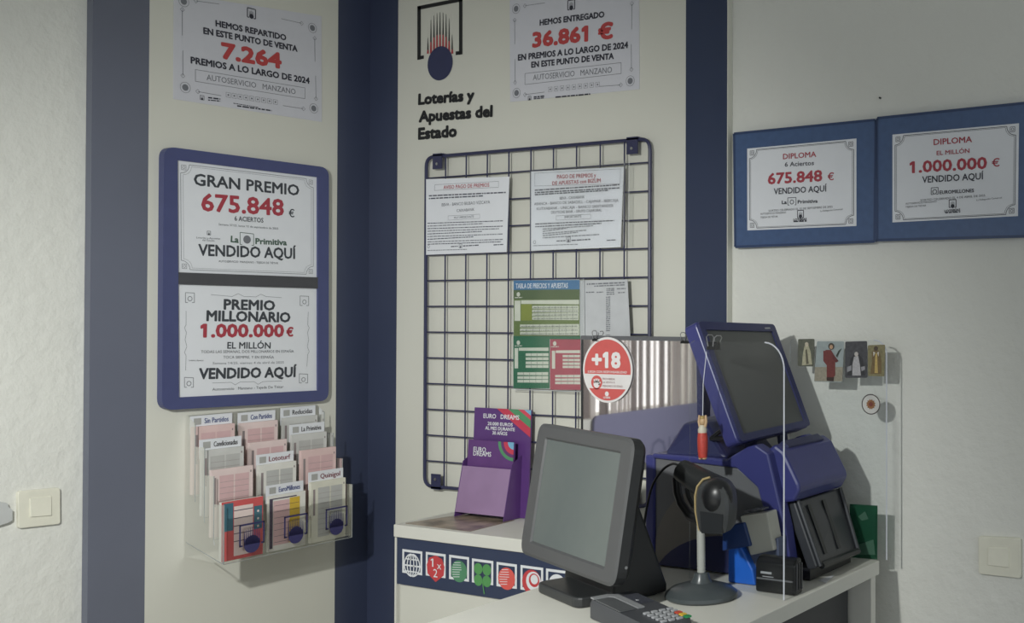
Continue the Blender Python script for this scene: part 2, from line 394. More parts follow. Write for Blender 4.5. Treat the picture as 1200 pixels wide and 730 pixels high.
# ---- blue double frame
P = Sheet('picture_frame', 'blue double picture frame with two prize certificates on the left panel', 'picture frame', 'L', XL+.016, [(191,171.3),(384.3,196.6),(384,469.5),(188.6,480.8)])
def frame_ring(P, part, outer, inner, z0, z1, r):
    o = rounded(outer, r); n = len(o); nq = n//4; m = P.mb(part)
    vs = [(p[0],p[1],z0) for p in o]+[(p[0],p[1],z1) for p in o]+[(p[0],p[1],z1-.002) for p in inner]+[(p[0],p[1],z0) for p in inner]
    fs = [(i,(i+1)%n,n+(i+1)%n,n+i) for i in range(n)]
    for i in range(n):
        c = i//nq; j = (i+1)%n; d = j//nq
        fs.append((n+i,n+j,2*n+d,2*n+c) if c != d else (n+i,n+j,2*n+c))
    for c in range(4): d = (c+1)%4; fs.append((2*n+c,2*n+d,2*n+4+d,2*n+4+c))
    m.add(vs, fs)
inner = [P.loc(*p) for p in ((207.6,187.6),(372.2,207.6),(372.2,457.5),(209.3,465.6))]
frame_ring(P, 'frame', P.q, inner, -.0155, .004, .028)
P.slab('middle_bar', [P.loc(*p) for p in ((208,319),(372.2,325),(372.2,338),(208,333))], -.015, .0015)
g1 = [P.loc(*p) for p in ((207.6,187.6),(372.2,207.6),(372.2,325),(208.5,319))]; g2 = [P.loc(*p) for p in ((208.7,333),(372.2,338),(372.2,457.5),(209.3,465.6))]
P.slab('certificate', g1, -.014, -.004); P.slab('lower_certificate', g2, -.014, -.004)
Z = -.0035; C = cnv(4.295,180,160)
T = lambda k,t,a,b,cap,bold=.0: P.text(k,t,C(*a),C(*b),cap,Z,bold)
T('lettering','GRAN PREMIO',(207,243),(737,297),12.8,.02); T('amount','675.848',(245,372),(660,398),19.3,.022); T('lettering','€',(685,404),(713,406),8.8,.01)
T('lettering','6 ACIERTOS',(412,423),(557,433),5.4,.01); T('lettering','Semana 37/25, lunes 15 de septiembre de 2025',(332,446),(632,468),2.3)
T('game_name','La',(392,530),(432,535),7.2,.03); T('game_name','Primitiva',(517,540),(675,547),6.6,.03)
T('lettering','VENDIDO AQUÍ',(230,598),(720,615),12.6,.02); T('lettering','AUTOSERVICIO  MANZANO - TEJEDA DE TIÉTAR',(332,632),(632,642),2.3)
T('lettering','Loterías y Apuestas',(220,512),(340,518),2.0); T('lettering','del Estado',(250,525),(312,528),2.0)
P.poly('game_name',[C(450,543),C(440,543),C(440,482),C(508,490),C(508,548),C(498,547)],.0016,Z); P.disc('border_lines',C(475,518),.0105,Z); 
mini_logo(P,'lettering',C(283,485),.0045,Z)
def fancy(P, part, cs, z, r=.022, w=.0012, off=.004):
    """line border with quarter-round notches and a small square in each corner; cs: local corners TL TR BR BL"""
    ctr = sum((Vector(c) for c in cs), Vector((0,0)))/4; pts = []
    for i,c in enumerate(cs):
        c = Vector(c); a = (Vector(cs[i-1])-c).normalized(); b = (Vector(cs[(i+1)%4])-c).normalized()
        for k in range(7):
            t = math.pi/2*k/6; pts.append(c+a*r*math.cos(t)+b*r*math.sin(t))
        q = c+(a+b)*r*.36; s = r*.26
        P.poly(part, [q-a*s-b*s, q+a*s-b*s, q+a*s+b*s, q-a*s+b*s], w*.8, z, True, True); P.ring(part, q, s*.55, w*.8, z, 10, True)
    P.poly(part, pts, w, z, True, True)
    if off:
        P.poly(part, [ctr+(p-ctr)*(1-off/.12) for p in pts], w*.5, z, True, True)
def inset(q, f):
    c = sum((Vector(p) for p in q), Vector((0,0)))/4; return [c+(Vector(p)-c)*f for p in q]
fancy(P, 'border_lines', inset(g1,.945), Z)
C = cnv(4.295,180,320)
T('lettering','PREMIO',(357,182),(615,187),11.4,.03); T('lettering','MILLONARIO',(270,240),(692,247),11.6,.03); T('amount','1.000.000',(240,322),(660,320),14.6,.035); T('amount','€',(672,318),(707,318),10,.03)
T('lettering','EL MILLÓN',(375,380),(593,380),7.4,.015); T('lettering','TODAS LAS SEMANAS, DOS MILLONARIOS EN ESPAÑA',(243,403),(710,400),3.1,.005); T('lettering','TOCA SIEMPRE, Y EN ESPAÑA',(355,430),(610,430),3.1,.005)
T('border_lines','Semana 14/25, viernes 4 de abril de 2025',(302,460),(660,455),2.7); T('lettering','VENDIDO AQUÍ',(232,533),(722,522),11.8,.03); T('lettering','Autoservicio   Manzano - Tejeda De Tiétar',(300,592),(658,578),3.1)
T('lettering','Loterías y Apuestas',(183,443),(255,443),1.8)
for a,b in (((165,98),(210,148)),((742,115),(785,163)),((160,525),(205,575)),((738,507),(780,553))):
    P.poly('border_lines',[C(a[0]+12,b[1]),C(a[0],b[1]),C(*a),C(b[0],a[1]+2),C(*b),C(b[0]-12,b[1])],.0014,Z); P.ring('border_lines',C((a[0]+b[0])/2,(a[1]+b[1])/2+6),.0055,.0016,Z,14)
for pts in ([(293,108),(400,118),(430,103),(460,118),(485,118),(520,120),(545,106),(570,118),(650,124)],[(300,553),(395,550),(415,563),(440,548),(470,548),(510,546),(530,560),(555,546),(650,543)],
            [(168,190),(168,260),(160,275),(170,300),(163,335),(172,370),(160,400),(168,415),(166,490)],[(783,195),(780,260),(788,275),(779,300),(785,335),(778,370),(788,395),(780,410),(776,470)]):
    P.poly('border_lines',[C(*p) for p in pts],.0009,Z)
o = P.done({'frame':M_FRAMEBLUE,'middle_bar':mat('dark_grey_bar',(74,74,78),.5),'certificate':M_PAPER,'lower_certificate':M_PAPER,'lettering':mat('charcoal_ink',(62,66,72),.5),'amount':M_REDCERT,'border_lines':M_GREYINK,'game_name':mat('green_ink',(74,98,84),.5)})
part(o['certificate'],'upper certificate reading GRAN PREMIO'); part(o['lower_certificate'],'lower certificate reading PREMIO MILLONARIO'); [part(k,'red prize amount') for k in P.all['amount']]
# ================================================================== DIPLOMAS, RIGHT WALL
def diploma(label, outer, inner, C, lines, tiny, logo, bracket, extra):
    P = Sheet('framed_diploma', label, 'framed diploma', 'R', YP-.018, outer)
    ii = [P.loc(*p) for p in inner]
    o = rounded(P.q,.003,2); P.slab('frame', o, -.017, 0)
    P.poly('frame_rim', P.q, .006, .0006, True, True)
    P.slab('certificate', ii, -.004, .0008)
    fancy(P, 'border_lines', inset(ii,.955), .0014, .02, .0012, .003)
    for k,t,a,b,cap,bold in lines: P.text(k,t,C(*a),C(*b),cap,.0014,bold)
    for a,b,h in tiny: P.greek('lettering',C(*a),C(*b),h,.0014)
    mini_logo(P,'lettering',C(*logo),.008,.0014)
    P.text('lettering','LOTERÍAS',C(*extra[0]),C(*extra[1]),2.7,.0014,.03)
    P.poly('lettering',[C(*p) for p in bracket],.0014,.0014)
    c = C((bracket[1][0]+bracket[3][0])/2,(bracket[1][1]+bracket[2][1])/2+2); P.ring('lettering',c,.0048,.0016,.0014,14)
    o = P.done({'frame':M_DIPBLUE,'frame_rim':mat('dark_navy_rim',(48,66,102),.3),'certificate':M_PAPER,'border_lines':M_INK,'lettering':M_INK,'amount':M_REDCERT})
    [part(k,'red lettering') for k in P.all['amount']]
C = cnv(3.4286,850,110)
diploma('navy framed diploma reading 6 Aciertos 675.848 €, nearer the white panel edge', [(860.2,156.7),(1026,140.5),(1025,283),(861.7,289.3)], [(875.8,174.2),(1003.7,162.3),(1003.7,264.8),(876,270)], C,
  [('amount','DIPLOMA',(233,263),(366,253),6.2,.012),('lettering','6 Aciertos',(240,293),(357,286),5.2,.01),('amount','675.848',(172,363),(390,350),12.5,.025),('amount','€',(412,347),(437,346),8.2,.012),
   ('lettering','VENDIDO AQUÍ',(196,404),(408,392),7,.012),('lettering','La',(228,443),(248,442),4,.03),('lettering','Primitiva',(292,441),(372,437),4,.02),
   ('lettering','SORTEO CELEBRADO EL 15 DE SEPTIEMBRE DE 2025',(175,474),(432,457),2.3,0),('lettering','AUTOSERVICIO MANZANO',(142,486),(245,480),2,0),('lettering','TEJEDA DE TIÉTAR',(142,500),(212,496),2,0),('lettering','La Delegación Comercial',(383,474),(472,466),1.9,0)],
  [((275,513),(330,511),1.4)], (303,482), [(258,447),(252,447),(252,418),(285,416),(285,446),(280,446)], ((275,511),(328,508)))
diploma('navy framed diploma reading EL MILLÓN 1.000.000 €, the right-hand one of the pair', [(1028,138.5),(1205,120.4),(1205,276.8),(1028,281.4)], [(1046,157.8),(1194.2,144.5),(1193,253.2),(1046,260.6)], C,
  [('amount','DIPLOMA',(838,206),(992,194),6.8,.014),('amount','EL MILLÓN',(850,247),(982,237),5,.012),('amount','1.000.000',(742,318),(1052,300),13.2,.025),('amount','€',(1072,293),(1103,291),9,.012),
   ('lettering','VENDIDO AQUÍ',(792,358),(1038,343),7.6,.014),('lettering','EUROMILLONES',(862,403),(1000,395),4,.02),
   ('lettering','SORTEO CELEBRADO EL 4 DE ABRIL DE 2025',(785,432),(1045,412),2.4,0),('lettering','AUTOSERVICIO MANZANO',(725,445),(850,436),2,0),('lettering','TEJEDA DE TIÉTAR',(725,458),(808,452),2,0),('lettering','La Delegación Comercial',(1010,430),(1112,420),1.9,0)],
  [((885,478),(945,474),1.4)], (914,440), [(838,404),(828,405),(828,378),(856,376),(856,403),(848,404)], ((882,476),(945,470)))
n = thing('wall_nail', 'small black nail in the plaster above the right-hand diploma', 'nail', onY(1032,115,YP))
c = onY(1032,115,YP); MB().tube([c+Vector((0,-.0005,0)),c+Vector((0,-.006,0))],.0022,8).build('nail_head', M_BLK, n)
# ================================================================== WIRE GRID
gy = 2.284
gx = [-2.425+i*(.759/10) for i in range(11)]; gz0, gz1 = ZC-.483, ZC+.428
t = thing('wire_grid', 'dark blue wire display grid hung on the white panel right of the corner', 'display grid', ((gx[0]+gx[-1])/2, gy, gz0))
def sag(x): return (x-gx[0])*0
m = MB(); q = rounded([(gx[0],gz1),(gx[-1],gz1),(gx[-1],gz0),(gx[0],gz0)],.028,5); q.append(q[0]); q.append(q[1])
m.tube([(p[0],gy,p[1]) for p in q], .0048, 8, False).build('outer_frame', M_WIRE, t, smooth=True)
for x in gx[1:-1]: MB().tube([(x,gy-.003,gz1),(x,gy-.003,gz0)],.0021,6).build('upright_wire', M_WIRE, t, smooth=True)
gzs = [gz1-.0585-.0712*i for i in range(12)]
for z in gzs: MB().tube([(gx[0]-.006,gy+.002,z),(gx[-1]+.004,gy+.002,z)],.0021,6).build('cross_wire', M_WIRE, t, smooth=True)
for x in (gx[0]+.048, gx[-1]-.05):
    for z,s in ((gz1,-1),(gz0,1)):
        c = MB(); c.box(x-.017,x+.017,gy-.007,gy-.004,min(z-s*.004,z+s*.036),max(z-s*.004,z+s*.036)); c.box(x-.017,x+.017,gy-.007,YR-.0005,min(z-s*.006,z),max(z-s*.006,z)+.001)
        k = sub_frame(c.build('wall_clip', M_WIRE, t), t)
        part(MB().tube([(x,gy-.0095,z+s*.022),(x,gy-.0065,z+s*.022)],.0038,10).build('screw', M_STEEL, k), 'small steel screw')
# ================================================================== NOTICES ON THE GRID
C = cnv(4,480,150)
P = Sheet('notice', 'white notice headed AVISO PAGO DE PREMIOS clipped at the left of the grid', 'notice', 'R', gy-.008, [(499.5,210),(597,207),(593.8,295.3),(499.5,298.6)])
P.slab('paper',P.q,-.0006,.0006)
T = lambda k,t,a,b,cap,bold=0: P.text(k,t,C(*a),C(*b),cap,.0011,bold)
T('heading','AVISO PAGO DE PREMIOS',(160,287),(375,275),4.3,.008); P.poly('lettering',[C(*p) for p in ((120,266),(418,250),(418,278),(118,293))],.0007,.0011,True)
for a,b,h in (((92,318),(452,302),1.5),((92,331),(345,318),1.5)): P.greek('lettering',C(*a),C(*b),h,.0011)
T('lettering','BBVA - BANCO BILBAO VIZCAYA',(152,367),(378,354),3.6,.005); T('lettering','CAIXABANK',(222,394),(305,388),3.3,.004); T('lettering','MUY IMPORTANTE',(210,426),(302,420),2.5)
P.poly('lettering',[C(*p) for p in ((182,412),(330,404),(330,424),(182,432))],.0006,.0011,True)
for i,y in enumerate((443,456,468,480,493,505,518,530,541)): P.greek('small_print' if i%2 else 'lettering',C(85,y+4),C((440,345,438,420,340,438,300,438,430)[i],y-8),(1.2 if i%2 else 1.0),.0011)
mini_logo(P,'lettering',C(240,552),.005,.0011); P.greek('lettering',C(195,556),C(228,554),1.2,.0011); P.greek('lettering',C(252,553),C(325,549),1.3,.0011); P.ring('lettering',C(90,556),.004,.001,.0011,12); P.greek('lettering',C(395,548),C(440,546),1.2,.0011)
P.greek('small_print',C(85,574),C(270,569),.9,.0011)
P.done({'paper':M_PAPER,'heading':mat('notice_red',(176,84,92),.5),'lettering':mat('notice_ink',(92,94,104),.5),'small_print':mat('notice_small_ink',(140,142,148),.6)})
P = Sheet('notice', 'white notice headed PAGO DE PREMIOS in a clear sleeve, upper middle of the grid', 'notice', 'R', gy-.010, [(622.5,201),(731,195.5),(727.5,289.6),(622.5,293.8)])
P.slab('paper',P.q,-.0006,.0006)
P.poly('lettering',[C(*p) for p in ((588,212),(990,192),(988,262),(588,272))],.0006,.0011,True)
T('heading','PAGO DE PREMIOS y',(692,238),(875,230),4.5,.008); T('heading','DE APUESTAS con BIZUM',(670,268),(897,254),4.3,.008)
for a,b,h in (((588,292),(985,266),1.4),((588,303),(985,281),1.4),((588,313),(935,292),1.4)): P.greek('lettering',C(*a),C(*b),h,.0011)
T('lettering','BBVA - CAIXABANK',(705,336),(822,329),3.2,.003); T('lettering','ABANCA - BANCO DE SABADELL - CAJAMAR - IBERCAJA',(585,362),(980,345),3.1,.003); T('lettering','KUTXABANK - UNICAJA - BANCO SANTANDER',(597,385),(957,370),3.1,.003); T('lettering','DEUTSCHE BANK - GRUPO CAJARURAL',(665,402),(902,391),3.1,.003)
T('lettering','IMPORTANTE',(728,424),(806,419),2.8); P.poly('lettering',[C(*p) for p in ((688,412),(850,404),(850,425),(688,432))],.0006,.0011,True)
for i,y in enumerate((446,459,470,481,491,501,511)): P.greek('lettering' if i<2 else 'small_print',C(590 if i<2 else 625,y+4),C((960,900,860,740,830,790,890)[i],y-12),1.2,.0011)
mini_logo(P,'lettering',C(746,522),.006,.0011); P.greek('lettering',C(690,530),C(733,528),1.2,.0011); P.greek('lettering',C(760,527),C(848,522),1.4,.0011); P.ring('lettering',C(587,535),.004,.001,.0011,12); P.greek('lettering',C(925,527),C(970,524),1.2,.0011); P.greek('small_print',C(580,552),C(790,545),.9,.0011)
P.px('sleeve',[(621,199),(738,187),(737.5,287),(621.5,295)],.0025)
P.poly('sleeve_seam',[(738,187),(737.5,287)],.0012,.0028); P.poly('sleeve_seam',[(732,190),(731,289)],.0008,.0028)
o = P.done({'paper':M_PAPER,'heading':mat('notice_red',(176,84,92),.5),'lettering':mat('notice_ink',(92,94,104),.5),'small_print':mat('notice_small_ink',(140,142,148),.6),'sleeve':M_SLEEVE,'sleeve_seam':mat('sleeve_seam_white',(205,208,208),.3)})
part(o['sleeve'],'clear plastic sleeve')
# ---- price table and the long list beside it
C = cnv(5.213,595,320)
P = Sheet('list_sheet', 'grey typed list sheet hanging beside the coloured price table', 'list sheet', 'R', gy-.007, [(678,328.5),(735.4,327.4),(741,440),(678,442)])
P.slab('paper',P.q,-.0006,.0006)
P.greek('lettering',C(485,68),C(715,58),1.5,.0011); P.greek('lettering',C(530,80),C(715,72),1.3,.0011)
for x,y,w in ((480,118,50),(545,118,40),(605,96,48),(605,106,48),(605,118,48),(605,130,48),(668,96,55),(675,120,45)): P.greek('lettering',C(x,y),C(x+w,y-2),1.2,.0011)
for i in range(18): P.greek('lettering',C(602,148+i*12),C(628,146+i*12),1.2,.0011)
P.done({'paper':mat('grey_paper',(196,198,200),.6),'lettering':M_GREYINK})
P = Sheet('price_table', 'coloured price table headed TABLA DE PRECIOS Y APUESTAS in a clear sleeve', 'price table', 'R', gy-.0095, [(602.2,328.6),(679.2,327.6),(680.4,457),(601.7,454.3)])
P.slab('paper',P.q,-.0006,.0006)
def R4(part,x0,y0,x1,y1,z=.0011): P.px(part,[C(x0,y0),C(x1,y0-(x1-x0)*.008),C(x1,y1+(x1-x0)*.008),C(x0,y1)],z)
R4('blue_band',38,45,440,103); R4('olive_field',38,103,441,384); R4('green_field',36,384,258,703); R4('red_field',260,404,446,712); R4('green_field',258,384,445,404)
R4('olive_dark',38,103,441,160,.0015); R4('olive_light',84,190,150,290,.0015); R4('cells',44,168,80,292,.0016); R4('cells',84,166,438,188,.0016)
for y in (200,223,246,268): R4('cells',152,y,436,y+17,.0016)
for y in (314,338,360): R4('cells',78,y,438,y+17,.0016)
R4('cells',44,458,66,582,.0016); R4('cells',70,456,252,474,.0016)
for y in (490,515,540,562): R4('cells',112,y,252,y+16,.0016)
for y in (606,630,652): R4('cells',62,y,250,y+16,.0016)
R4('cells',272,474,292,584,.0016); R4('cells',296,472,444,488,.0016)
for y in (500,524,546,566): R4('cells',338,y,444,y+14,.0016)
for y in (622,644,664): R4('cells',292,y,445,y+14,.0016)
for y0,y1,x0,x1,n in ((200,285,152,436,8),(314,377,78,438,9),(490,578,112,252,4),(606,668,62,250,5),(500,580,338,444,3),(622,678,292,445,4)):
    for k in range(1,n): x = x0+(x1-x0)*k/n; P.line('cell_print',C(x,y0),C(x,y1),.0012,.002)
for y in (207,230,253,275): P.greek('cell_print',C(160,y+4),C(430,y+2),1,.002)
for y in (322,346,368): P.greek('cell_print',C(85,y+4),C(430,y+2),1,.002)
for x,y in ((68,130),(68,425),(290,430)): P.disc('cells',C(x,y),.006,.002,12); P.greek('cells',C(x-22,y+20),C(x+25,y+19),1,.002)
P.text('title','TABLA DE PRECIOS Y APUESTAS',C(52,94),C(370,91),5.8,.0018,.012)
P.px('sleeve',[(600.5,328),(685,326.5),(686.5,459),(600.5,456)],.0035); P.line('sleeve_seam',(685,326.5),(686.5,459),.002,.0038); P.line('sleeve_seam',(600.5,456),(686.5,459),.0015,.0038)
o = P.done({'paper':M_PAPER,'blue_band':mat('band_blue',(58,122,168),.5),'olive_field':mat('olive',(108,128,64),.5),'olive_dark':mat('olive_dark',(84,106,58),.5),'olive_light':mat('olive_light',(142,152,58),.5),'green_field':mat('field_green',(38,112,78),.5),'red_field':mat('field_red',(176,72,92),.5),
   'cells':mat('cell_white',(214,216,204),.5),'cell_print':mat('cell_grey',(132,140,128),.5),'title':mat('title_white',(232,236,240),.5),'sleeve':M_SLEEVE,'sleeve_seam':mat('sleeve_seam_white',(205,208,208),.3)})
part(o['sleeve'],'clear plastic sleeve'); part(o['blue_band'],'blue heading band')
# ================================================================== SWITCHES
def switch(label, side, d, quad, rock):
    P = Sheet('light_switch', label, 'light switch', side, d, quad)
    P.slab('plate', rounded(P.q,.006,3), 0, .009); r = [P.loc(*p) for p in rock]
    c = sum((Vector(p) for p in r),Vector((0,0)))/4
    m = P.mb('rocker'); a = [(p[0],p[1],.008) for p in r]; b = [(p[0],p[1],.0125 if p[1]<c[1] else .0105) for p in r]; m.prism(a,b)
    o = P.done({'plate':M_SWITCH,'rocker':M_SWITCH}); 
    for k in o.values():
        bv = k.modifiers.new('bevel','BEVEL'); bv.width=.0022; bv.segments=2; bv.limit_method='ANGLE'
switch('white light switch on the plaster left of the navy border', 'L', XP, [(18.5,575.5),(68,571),(68.3,613.5),(19,619)], [(32,583.5),(57.5,581),(57,603.5),(32,605.5)])
switch('white light switch on the plaster at the right, below the diplomas', 'R', YP, [(1148,627.5),(1197.8,630),(1197.8,677),(1148.3,671.5)], [(1159.5,640.5),(1184,641),(1184,664),(1159.5,661)])
P = Sheet('wall_bracket','small grey wall fitting cut off by the left picture edge','wall fitting','L',XP,[(-10,588),(7,588),(12,612),(-10,616)])
P.slab('fitting',[P.loc(*p) for p in ((-10,586),(5,589),(7,594),(11,597),(11,609),(6,612),(-10,617))],0,.012); P.done({'fitting':mat('pale_grey_fitting',(190,192,190),.5)})
# ================================================================== LEAFLET DISPENSER
ya, yb = onX(218,489,XL).y, onX(365,481,XL).y+.012
cw = (yb-ya)/3
t = thing('leaflet_dispenser', 'clear stepped leaflet dispenser with betting slips below the blue double frame', 'leaflet dispenser', (XL,(ya+yb)/2,ZC-.62))
dx = [.014,.050,.086,.124]; zt = [ZC-.262,ZC-.318,ZC-.385,ZC-.452]; zb = [ZC-.452,ZC-.50,ZC-.55,ZC-.605]
def sheet(name, pts): m = MB(); m.flat = True; m.add(pts,[(0,1,2,3)]); return m.build(name, M_DISP, t)
sheet('back_plate', [(XL+.003,ya,ZC-.60),(XL+.003,yb,ZC-.60),(XL+.003,yb,ZC-.255),(XL+.003,ya,ZC-.255)])
for yy,nm in ((ya,'side_plate'),(yb,'side_plate')):
    prof = [(XL+.004,ZC-.62)]; prof = [(XL+.004,ZC-.60),(XL+.004,ZC-.255)]
    for k in range(4): prof += [(XL+dx[k]+.022,zt[k]-.012),(XL+dx[k]+.022,(zt[k+1]-.012 if k<3 else zb[3]))]
    m = MB(); m.flat = True; m.add([(x,yy,z) for x,z in prof],[tuple(range(len(prof)))]); m.build(nm, M_DISP, t)
    e = MB()
    for k in range(4): e.tube([(XL+dx[k]+.022,yy,zt[k]-.012),(XL+dx[k]+.022,yy,zb[k])],.0011,5)
    e.tube([(XL+dx[3]+.022,yy,zb[3]),(XL+.004,yy,ZC-.565)],.0009,5)
    for k in range(3): e.tube([(XL+dx[k]+.022,yy,zb[k]),(XL+dx[k+1]-.012,yy,zb[k]-.012)],.0009,5)
    e.build('side_edge', M_DISPE, t)
for k in range(4):
    zf = zb[k]+(.10 if k<3 else .115); sheet('pocket_front', [(XL+dx[k]+.022,ya,zb[k]),(XL+dx[k]+.022,yb,zb[k]),(XL+dx[k]+.022,yb,zf),(XL+dx[k]+.022,ya,zf)])
    sheet('pocket_floor', [(XL+dx[k]-.010,ya,zb[k]),(XL+dx[k]+.022,ya,zb[k]),(XL+dx[k]+.022,yb,zb[k]),(XL+dx[k]-.010,yb,zb[k])])
    e = MB(); e.tube([(XL+dx[k]+.022,ya,zb[k]),(XL+dx[k]+.022,yb,zb[k])],.0009,5); e.build('pocket_edge', M_DISPE, t)
for j in (1,2):
    for k in range(4):
        yy = ya+cw*j; sheet('divider', [(XL+dx[k]-.008,yy,zb[k]),(XL+dx[k]+.022,yy,zb[k]),(XL+dx[k]+.022,yy,zt[k]-.025),(XL+dx[k]-.008,yy,zt[k]-.025)])
M_LNAVY = mat('logo_navy',(54,52,98),.5)
for j in range(3):                        # three printed logos on the front of the lowest pockets
    m = MB(); m2 = MB(); x = XL+dx[3]+.0226; yc = ya+cw*(j+.5)+.012; zc = zb[3]+.062; s = .034
    def bar(a0,a1,b0,b1): m.box(x,x+.0004,a0,a1,b0,b1)
    bar(yc-s,yc+s,zc+s*.75-.004,zc+s*.75); bar(yc-s,yc-s+.004,zc-s*.85,zc+s*.75); bar(yc+s-.004,yc+s,zc-s*.85,zc+s*.75); bar(yc-s,yc-s+.009,zc-s*.85,zc-s*.85+.004); bar(yc+s-.009,yc+s,zc-s*.85,zc-s*.85+.004)
    n = 24; r = .0215; cz = zc-.026
    m2.prism([(x,yc+r*math.cos(a*2*math.pi/n),cz+r*math.sin(a*2*math.pi/n)) for a in range(n)],[(x+.0004,yc+r*math.cos(a*2*math.pi/n),cz+r*math.sin(a*2*math.pi/n)) for a in range(n)])
    for k in range(9):
        yy = yc-.02+.005*k; h = .020-.0009*(k-4)**2*.6
        m2.prism([(x,yy-.0017,cz),(x,yy+.0017,cz),(x,yy+.0004,cz+r+h),(x,yy-.0004,cz+r+h)],[(x+.0004,yy-.0017,cz),(x+.0004,yy+.0017,cz),(x+.0004,yy+.0004,cz+r+h),(x+.0004,yy-.0004,cz+r+h)])
    b = sub_frame(m.build('printed_bracket', M_LNAVY, t), t); m2.build('printed_ball', M_LNAVY, b)
SL = {'white':(226,224,216),'pink':(224,196,192),'grey':(206,206,202),'cream':(222,220,204),'lpink':(228,208,204)}
def slips(row, col, label, color, head=None, hc=None, style='lines'):
    y0 = ya+cw*col+.006+(.004 if col else 0); y1 = ya+cw*(col+1)-.006; x = XL+dx[row]; top = zt[row]-(.022 if head else .0)+{0:0,1:-.004,2:.002}[col]*(1 if row else .5)
    top += {(3,0):-.008,(3,1):.014,(3,2):.026,(2,0):.0,(2,1):.022,(2,2):.018,(1,1):-.012,(1,2):.012}.get((row,col),0)
    T = thing('betting_slips', label, 'betting slips', (x,(y0+y1)/2,zb[row]+.002), ROT_L, 'betting slips in the dispenser')
    f = FR[T.name].inverted(); h = top-(zb[row]+.002); w = (y1-y0)/2
    th = random.uniform(.006,.011)
    m = MB(); m.box(-w,w,0,h,-th*.6,th*.4); part(m.build('slip_stack', mat('slip_'+color,SL[color],.6), T, local=True), color.replace('lpink','pale pink')+' slips')
    class A(Sheet):
        def __init__(s): s.t=T; s.m={}
    P = A(); z = th*.4+.0006
    def rect(part,a,b,c,d,zz=z): P.face(part,[(a,b),(c,b),(c,d),(a,d)],zz)
    if style == 'red':
        rect('red_print',-w,0,w,h); rect('blue_print',-w*.9,h*.5,-w*.45,h*.97,z+.0003); rect('blue_print',w*.55,h*.45,w*.95,h*.85,z+.0003); rect('pale_print',-w*.42,h*.06,w*.5,h*.9,z+.0005)
        for k in range(5): rect('dark_print',-w*.42,h*(.3+.13*k),w*.5,h*(.3+.13*k)+.002,z+.0007)
        for k in range(3): P.disc('pale_print',(w*.75,h*(.5+.13*k)),.003,z+.0007,10,True)
    elif style == 'yellow':
        rect('dark_print',-w*.95,h*.93,w*.5,h*.95); rect('dark_print',-w*.95,h*.05,-w*.78,h*.93); rect('pink_print',-w*.75,h*.1,w*.1,h*.9); rect('yellow_print',w*.12,h*.1,w*.68,h*.92)
        for k in range(7): rect('dark_print',-w*.7,h*(.15+.11*k),w*.65,h*(.15+.11*k)+.0008,z+.0003)
    else:
        col2 = {'pink':'pink_print','lpink':'pink_print'}.get(color,'grey_print')
        rect(col2,-w*.62,h*.08,w*.05,h*.9); rect(col2,w*.12,h*.08,w*.8,h*.9)
        for k in range(9): rect('line_print',-w*.6,h*(.12+.085*k),w*.78,h*(.12+.085*k)+.0007,z+.0003)
        rect('line_print',-w*.9,h*.45,-w*.78,h*.88); rect('line_print',w*.86,h*.9,w*.92,h*.93)
    if head:
        hb = MB(); hh = .026; hb.box(-w,w,h-.02,h+hh,-.008,-.006); part(hb.build('header_card', M_PAPER, T, local=True),'white header card')
        v,fc = glyphs(head,.0); L = w*1.15; x0 = -w*.35; ch = .0125
        mm = P.mb('header_lettering'); mm.flat=True; mm.add([(x0+a*L, h+.006+b/CAP*ch, -.0054) for a,b in v], fc); mm.add([(x0+a*L+.0007, h+.006+b/CAP*ch, -.00535) for a,b in v], fc)
        rect('header_logo',-w*.85,h+.004,-w*.5,h+.020,-.0054)
    P.done({'red_print':mat('slip_red',(206,92,92),.5),'blue_print':mat('slip_blue',(66,112,128),.5),'pale_print':mat('slip_pale',(232,214,208),.5),'dark_print':mat('slip_dark',(78,70,88),.5),'pink_print':mat('slip_pinkfield',(214,180,180),.6),'yellow_print':mat('slip_yellow',(214,180,66),.5),
            'grey_print':mat('slip_greyfield',(188,188,184),.6),'line_print':mat('slip_line',(150,138,138),.6),'header_lettering':mat('header_'+(hc or 'blue'),{'blue':(62,76,130),'black':(66,64,66),'red':(122,48,62)}[hc or 'blue'],.5),'header_logo':mat('header_grey',(168,168,164),.6)})
slips(0,0,'pink betting slips behind the Sin Partidos header, top left pocket','pink','Sin Partidos')
slips(0,1,'pale pink slips behind the Con Partidos header, top middle pocket','lpink','Con Partidos')
slips(0,2,'grey slips behind the Reducidas header, top right pocket','grey','Reducidas','black')
slips(1,0,'grey slips under the Condicionadas header, left pocket of the second row','grey','Condicionadas','black')
slips(1,1,'pale pink slips without header in the middle of the second row','lpink')
slips(1,2,'slips behind the La Primitiva header in the right column','grey','La Primitiva','black')
slips(2,0,'pale pink slips without header directly above the red ones','lpink')
slips(2,1,'slips behind the Lototurf header in the middle column','white','Lototurf','red')
slips(2,2,'pink slips without header between La Primitiva and Quinigol','pink')
slips(3,0,'red and blue printed slips in the bottom left pocket','white',style='red')
slips(3,1,'slips with a yellow stripe behind the EuroMillones header','white','EuroMillones','blue','yellow')
slips(3,2,'cream slips behind the Quinigol header, bottom right pocket','cream','Quinigol','red')
